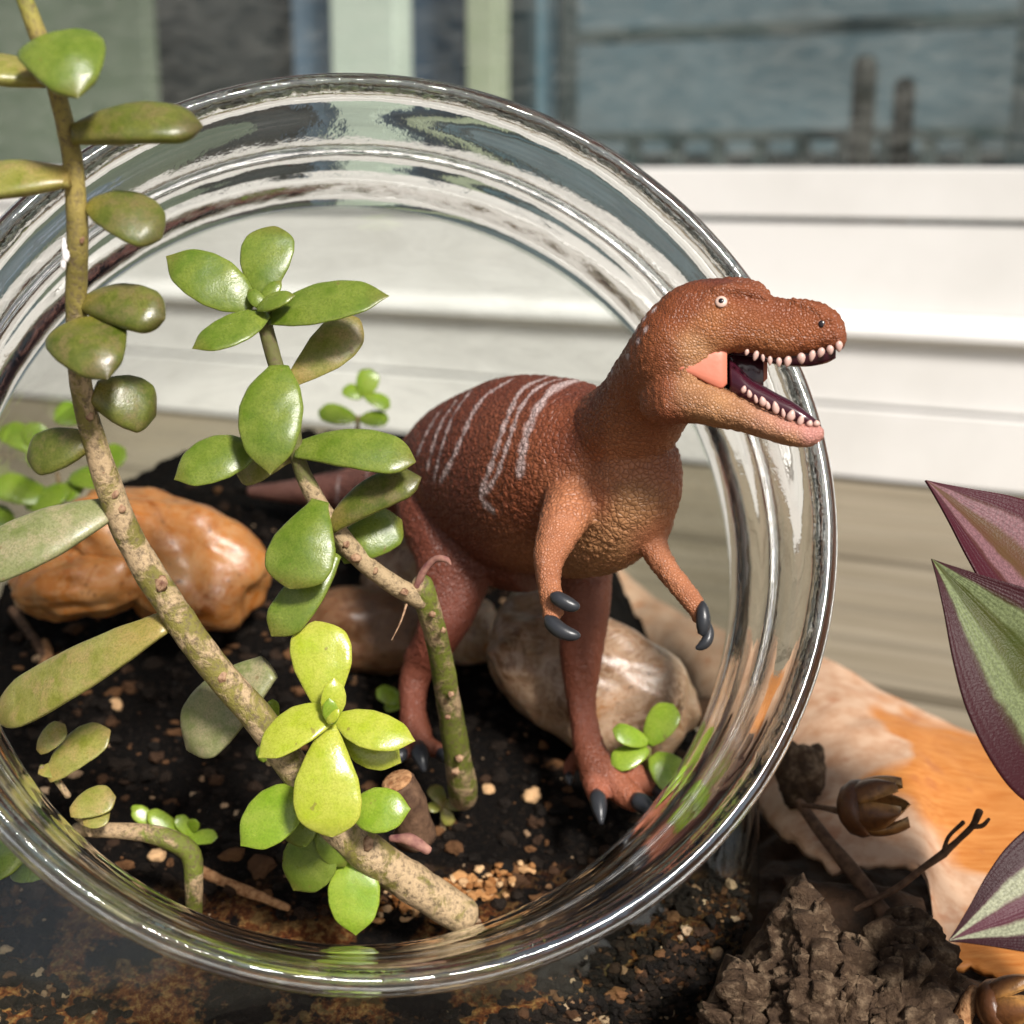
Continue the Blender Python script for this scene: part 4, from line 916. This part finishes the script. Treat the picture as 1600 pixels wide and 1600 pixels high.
# stump, roots, debris inside
st_ = thing('cut_stump', 'short brown cut stump behind the yellow-green rosette', 'stump', on_soil(640, 1300)[0])
tube('stump_side', [P(648, 1310, 23.9), P(640, 1260, 23.6), P(622, 1222, 23.4)], [.36, .3, .28], M['twig'], st_, 16, 18, rough=.12, rs=3, round_ends=False)
c = P(620, 1220, 23.35); q = ICO[3][0]*np.array([.27, .07, .27]); nn = (P(620, 1220, 23.35)-P(640, 1260, 23.6)).normalized()
Bz = basis(nn, (1, 0, 0)); q = q[:, [1, 0, 2]]@Bz+np.array(c); mk('cut_face', q, ICO[3][1], M['cut'], st_)
tag(tube('dry_stalk', [P(612, 1310, 23.2), P(640, 1312, 23.1), P(668, 1328, 23.0)], [.07, .1, .08], M['drypurple'], None, 14, 10, rough=.3, rs=4), 'shrivelled purple stalk lying by the cut stump', 'stalk')
for i, (pp, lb) in enumerate(((((300, 1360), (350, 1385), (400, 1405), (450, 1425)), 'reddish root running along the lower rim'), (((20, 960), (50, 1000), (80, 1045)), 'thin dark root above the pale leaf at the left'), (((60, 1060), (75, 1035), (70, 1010)), 'short orange root stub on the left soil'))):
    tag(tube('root', [Vector(drop(*q))+Vector((0, 0, .08)) for q in pp], [.1, .11, .1, .07][:len(pp)], M['cut'] if i != 1 else M['twig'], None, 20, 10, rough=.3, rs=4), lb, 'root', 'roots on the soil')
# bark bits
for i, (px, py, r, mt, lb) in enumerate(((180, 1104, 14, 'ocrumb', 'tan bark nugget on the soil beside the pale leaf'), (245, 1340, 14, 'ocrumb', 'orange bark nugget under the curled sprout'), (340, 1222, 13, 'crumb', 'small dull flake on the black soil left of the yellow-green rosette'), (1105, 1120, 30, 'crumb', 'dark soil clod at the right inner glass'), (763, 1235, 10, 'ocrumb', 'small orange chip right of the leaning stem'), (830, 1245, 16, 'ocrumb', 'ochre chip on the soil left of the dinosaur foot'))):
    p = Vector(drop(px, py)); k = r*p.y/FPX
    o = rock('bark_chip', p+Vector((0, 0, k*.2)), (k, k, k*.8), M[mt], None, None, 3, .5, 1.6, i+20, .1); tag(o, lb, 'bark chip', 'chips on the soil')

# ================================================================== OUTSIDE, RIGHT
# litter mound under everything
def grid_sheet(name, top, bot, n, m, mt, thick, bow, amp, fs, label=None, cat=None, ragged=0, ragtop=0):
    a = catmull(np.array([P(*q)[:] for q in top]), n); b_ = catmull(np.array([P(*q)[:] for q in bot]), n); G = np.empty((m, n, 3))
    for j in range(m):
        t_ = j/(m-1); G[j] = a*(1-t_)+b_*t_; G[j, :, 2] += bow*4*t_*(1-t_)
    rg = fbm(np.column_stack([np.arange(n)*.18, np.zeros(n), np.zeros(n)]), 4)
    G[-1] += (b_-a)*(rg*ragged)[:, None]*.1; G[-2] += (b_-a)*(rg*ragged)[:, None]*.06
    G[:, :, 2] += amp*fbm(G*fs, 4)
    dn = G.copy(); dn[:, :, 2] -= thick
    V = np.concatenate([G.reshape(-1, 3), dn.reshape(-1, 3)]); k = m*n; Fs = []
    for j in range(m-1):
        for i in range(n-1):
            q = (j*n+i, j*n+i+1, (j+1)*n+i+1, (j+1)*n+i); Fs.append(q); Fs.append(tuple(x+k for x in q[::-1]))
    for i in range(n-1): Fs.append((i, i+1, i+1+k, i+k)); r0 = (m-1)*n; Fs.append((r0+i, r0+i+k, r0+i+1+k, r0+i+1))
    for j in range(m-1): Fs.append((j*n, j*n+k, (j+1)*n+k, (j+1)*n)); e = n-1; Fs.append((j*n+e, (j+1)*n+e, (j+1)*n+e+k, j*n+e+k))
    o = mk(name, V, Fs, mt); 
    if label: tag(o, label, cat)
    return o
grid_sheet('bark_sheet', [(930, 862, 44), (1000, 918, 42), (1120, 982, 37.5), (1210, 1005, 34), (1300, 1030, 32), (1400, 1078, 31), (1500, 1125, 30), (1620, 1172, 29), (1780, 1240, 28)],
           [(1000, 1040, 39), (1080, 1110, 35), (1180, 1250, 28.5), (1240, 1328, 26), (1320, 1345, 25.2), (1440, 1372, 24.6), (1478, 1505, 23.6), (1600, 1540, 23.2), (1780, 1580, 23)], 90, 60, M['peel'], .12, .25, .32, .35,
           'curled sheet of orange and peach peeled bark lying right of the jar', 'bark sheet', ragged=1.0)
# dark litter below
Vg = []; n = 70
xs = np.linspace(-6, 16, n); ys = np.linspace(14, 30, n)
X, Y = np.meshgrid(xs, ys); Z = .35+.35*fbm(np.stack([X*.6, Y*.6, X*0], -1), 4)+.25*fbm(np.stack([X*2.5, Y*2.5, X*0], -1), 3)
V = np.stack([X, Y, Z], -1).reshape(-1, 3)
jarx = np.array([J(8, 0, 0)[:]])
Fs = [(j*n+i, j*n+i+1, (j+1)*n+i+1, (j+1)*n+i) for j in range(n-1) for i in range(n-1)]
lit = mk('leaf_litter', V, Fs, M['litter']); tag(lit, 'dark crumbly leaf litter under the bark pieces', 'leaf litter', kind='stuff')
# dry leaf scraps in the dark gap
for i, (tp, bt, lb) in enumerate((([(1225, 1355, 25.2), (1300, 1372, 25), (1380, 1380, 24.8), (1440, 1400, 24.6)], [(1240, 1480, 24.2), (1310, 1470, 24), (1400, 1490, 23.8), (1455, 1500, 23.6)], 'dark curled dry leaf under the edge of the orange bark'),
                                 ([(1450, 1440, 23.9), (1490, 1500, 23.6), (1540, 1530, 23.4), (1620, 1550, 23.2)], [(1460, 1560, 23), (1500, 1620, 22.6), (1560, 1640, 22.4), (1630, 1640, 22.4)], 'dark brown dry leaf below the orange bark at the right'))):
    grid_sheet('dry_leaf', tp, bt, 30, 14, M['litter'], .05, .3, .35, 1.1, lb, 'dry leaf', ragged=1)
# rough bark chunk
def bark_chunk(name, top, ybot, dtop, dbot, label, seed, bulge=1.1):
    n, m = 170, 120; xs = np.array([q[0] for q in top]); ysx = np.array([q[1] for q in top]); px = np.linspace(xs[0], xs[-1], n)
    py0 = np.interp(px, xs, ysx)+12*fbm(np.column_stack([px*.03, px*0, px*0+seed]), 4)+7*vnoise(np.column_stack([px*.13, px*0, px*0+seed]))
    G = np.empty((m, n, 3)); t_ = np.linspace(0, 1, m)
    for i in range(n):
        u = (px[i]-xs[0])/(xs[-1]-xs[0])
        for j in range(m):
            d = dtop+(dbot-dtop)*t_[j]-bulge*math.sin(math.pi*min(1, max(0, u)))**.6*math.sin(math.pi*min(1, t_[j]*.9+.05))**.6
            G[j, i] = P(px[i], py0[i]+(ybot-py0[i])*t_[j], d)[:]
    st = np.array([1.25, 1.0, 1.05]); q = (G+seed)*st
    wv = np.stack([fbm(q*.8, 3), fbm(q*.8+31, 3), fbm(q*.8+77, 3)], -1)
    f1, f2 = worley(q*1.5+wv*1.4); f3, f4 = worley(q*3.6+wv*1.5)
    h = .24*np.clip((f2-f1)/.4, 0, 1)**.7+.13*np.clip((f4-f3)/.4, 0, 1)+.34*fbm(q*1.3, 4)+.10*fbm(q*5, 3)
    du = np.gradient(G, axis=1); dv = np.gradient(G, axis=0); nn = np.cross(du, dv); nn /= np.linalg.norm(nn, axis=-1, keepdims=True)+1e-9
    if nn[m//2, n//2] @ np.array((-F_)[:]) < 0: nn = -nn
    fade = np.minimum(1, np.minimum(np.minimum(t_[:, None]*8, 1), 1)*np.minimum(np.minimum(np.arange(n), n-1-np.arange(n))/8, 1)[None])
    Gf = G+nn*(h*1.0)[..., None]*fade[..., None]
    bk = G+np.array((F_*1.1)[:])*fade[..., None]
    V = np.concatenate([Gf.reshape(-1, 3), bk.reshape(-1, 3)]); k = m*n; Fs = []
    for j in range(m-1):
        for i in range(n-1):
            q_ = (j*n+i, j*n+i+1, (j+1)*n+i+1, (j+1)*n+i); Fs.append(q_); Fs.append(tuple(x+k for x in q_[::-1]))
    o = mk(name, V, Fs, M['bark']); return tag(o, label, 'bark')
bark_chunk('bark_chunk', [(1118, 1640), (1150, 1520), (1195, 1470), (1235, 1395), (1255, 1366), (1275, 1395), (1300, 1440), (1322, 1462), (1345, 1478), (1372, 1470), (1395, 1432), (1425, 1412), (1445, 1425), (1458, 1480), (1480, 1530), (1500, 1600)], 1700, 23.6, 21.2, 'knobbly grey-brown chunk of rough bark in the lower right', 4.2)
bark_chunk('bark_splinter', [(1085, 1680), (1120, 1580), (1150, 1500), (1168, 1495), (1172, 1560), (1180, 1680)], 1720, 22.0, 20.8, 'pale splintered bark strip left of the rough chunk', 9.1, .3)
# clod, twigs
o = rock('soil_clod', P(1252, 1212, 27.2), (.42, .42, .55), M['bark'], None, None, 4, .5, 1.8, 31, .15); tag(o, 'small crumbly brown clod between the jar and the orange bark', 'clod')
tw = thing('twig', 'dry brown twig crossing the dark gap right of the jar', 'twig', P(1395, 1440, 24.0))
tube('stalk', [P(1250, 1255, 26), P(1290, 1310, 25.4), (P(1335, 1365, 24.8)), P(1375, 1420, 24.2), P(1398, 1450, 23.8)], [.10, .12, .14, .15, .16], M['twig'], tw, 26, 12, rough=.15, rs=3)
tube('side_shoot', [P(1330, 1425, 24.2), P(1400, 1388, 24.1), P(1440, 1358, 24.0), P(1474, 1334, 23.9)], [.05, .06, .06, .07], M['twig'], tw, 18, 10, rough=.2, rs=4)
tube('side_shoot', [P(1474, 1334, 23.9), P(1498, 1312, 23.8), P(1520, 1290, 23.7), P(1530, 1268, 23.7)], [.07, .055, .06, .07], M['twig'], tw, 14, 10, rough=.2, rs=4)
tube('side_shoot', [P(1474, 1334, 23.9), P(1482, 1308, 23.8), P(1505, 1285, 23.7)], [.05, .035, .04], M['twig'], tw, 12, 8, rough=.2, rs=4)
tube('side_shoot', [P(1520, 1292, 23.7), P(1535, 1290, 23.65), P(1545, 1280, 23.6)], [.05, .045, .03], M['twig'], tw, 8, 8, rough=.2, rs=4)
# seed pods
def pod(label, base, tip, r_px, npet, spread, twist=0.0):
    B = np.array(P(*base)[:]); T = np.array(P(*tip)[:]); ax = T-B; Ln = np.linalg.norm(ax); ax /= Ln
    po = thing('seed_pod', label, 'seed pod', Vector(B), 'dry seed pods')
    s = np.cross(ax, np.array(F_[:])); s /= np.linalg.norm(s); q = np.cross(ax, s); Rr = r_px*base[2]/FPX
    # cup
    rings = []
    for t_, r in ((-.02, .15), (.02, .45), (.12, .8), (.28, .98), (.42, .95), (.40, .7)):
        a = np.linspace(0, 2*math.pi, 24, endpoint=False); rings.append(B+ax*t_*Ln+np.outer(np.cos(a), s)*Rr*r+np.outer(np.sin(a), q)*Rr*r)
    V, Fs = ringmesh(rings); mk('cup', V, Fs, M['pod'], po, attrs={'lf': np.column_stack([np.zeros(len(V)), np.full(len(V), .1)])})
    for k in range(npet):
        a0 = 2*math.pi*k/npet+twist; rg = []; ed = []
        for t_ in np.linspace(0, 1, 16):
            prof = math.sin(math.pi*(.12+.86*t_))**.7; rad = Rr*(.82+spread*math.sin(t_*math.pi*.75)-.12*t_**3)
            hw = Rr*.62*prof*(1-.25*t_); c = B+ax*(.18+.82*t_)*Ln
            rd = s*math.cos(a0)+q*math.sin(a0); tg = -s*math.sin(a0)+q*math.cos(a0)
            pts = []
            for u in np.linspace(-1, 1, 9): pts.append(c+rd*(rad-.55*Rr*(u*u)*.55)+tg*hw*u); ed.append(abs(u)*.6+.4*t_)
            for u in np.linspace(1, -1, 9): pts.append(c+rd*(rad-.12*Rr-.55*Rr*(u*u)*.45)+tg*hw*u*.86); ed.append(.75+.25*t_)
            rg.append(np.array(pts))
        V, Fs = ringmesh(rg); ed += [.2, 1]; mk('valve', V, Fs, M['pod'], po, attrs={'lf': np.column_stack([np.zeros(len(V)), ed])})
    return po
p1 = pod('split brown seed pod on a thin stalk above the twig', (1312, 1268, 24.7), (1412, 1252, 24.2), 46, 5, .25, .5)
tube('pod_stalk', [P(1255, 1258, 25.6), P(1285, 1262, 25.1), P(1314, 1268, 24.7)], [.05, .05, .07], M['twig'], p1, 10, 8)
pod('split brown seed pod in the bottom right corner', (1528, 1580, 22.0), (1625, 1560, 21.6), 44, 5, .3, .2)
tag(tube('twig_stub', [P(1497, 1625, 22), P(1508, 1580, 22), P(1522, 1548, 22.1)], [.16, .15, .11], M['cut'], None, 14, 12, rough=.3, rs=4), 'frayed reddish twig stub left of the corner pod', 'twig')

# inch plant leaves
ip = thing('inch_plant', 'purple and silver striped inch plant reaching in from the right edge', 'houseplant', P(1760, 1290, 20.6))
def blade(tip, end, wpx, mt, nrm, fold=.18, bend=.1, belly=.55, skew=0.0):
    T = np.array(P(*tip)[:]); E = np.array(P(*end)[:]); ax = E-T; Ln = np.linalg.norm(ax); ax /= Ln; W = wpx*(tip[2]+end[2])/2/FPX
    nn = np.array(D3(*nrm)[:]); nn -= ax*np.dot(nn, ax); nn /= np.linalg.norm(nn); sd = np.cross(nn, ax); m, n = 80, 41; V = []; at = []
    cb = catmull(np.array([(0, 0), (.06, .11), (.16, .31), (.3, .60), (.45, .84), (.62, .98), (.78, .98), (.92, .78), (1, .5)]), 160); bx, by = cb[:, 0], cb[:, 1]
    for j in range(m):
        t_ = j/(m-1); f = float(np.interp(t_, bx, by))
        for i in range(n):
            u = i/(n-1)*2-1; x = u*W/2*f
            z = fold*abs(x)-.02*math.sin(abs(u)*9)*f*W*.3+bend*Ln*4*t_*(1-t_)
            V.append(T+ax*Ln*t_+sd*(x+skew*W*math.sin(t_*math.pi))+nn*z); at.append((t_, abs(u), 0))
    V = np.array(V); k = m*n; B2 = V-nn*.045; Fs = []
    for j in range(m-1):
        for i in range(n-1):
            q = (j*n+i, j*n+i+1, (j+1)*n+i+1, (j+1)*n+i); Fs.append(q); Fs.append(tuple(x+k for x in q[::-1]))
    for j in range(m-1): Fs.append((j*n, j*n+k, (j+1)*n+k, (j+1)*n)); Fs.append((j*n+n-1, (j+1)*n+n-1, (j+1)*n+n-1+k, j*n+n-1+k))
    return mk('leaf_blade', np.vstack([V, B2]), Fs, M[mt], ip, attrs={'lf': np.array(at+at)})
blade((1447, 750, 21.6), (1725, 1015, 21.6), 235, 'blade_purple', (.1, -.5, -.9), .2, .04)
blade((1456, 873, 20.9), (1740, 1230, 20.6), 285, 'blade_green', (-.1, -.3, -1), .22, .06)
blade((1482, 1470, 19.9), (1770, 1345, 20.4), 215, 'blade_silver', (0, -.5, -.9), .2, .05)
tube('stem', [P(1740, 960, 21.8), P(1760, 1120, 21.2), P(1775, 1290, 20.8), P(1775, 1500, 20.8), P(1775, 1720, 21)], [.14, .15, .16, .17, .18], M['bladestem'], ip, 20, 12)
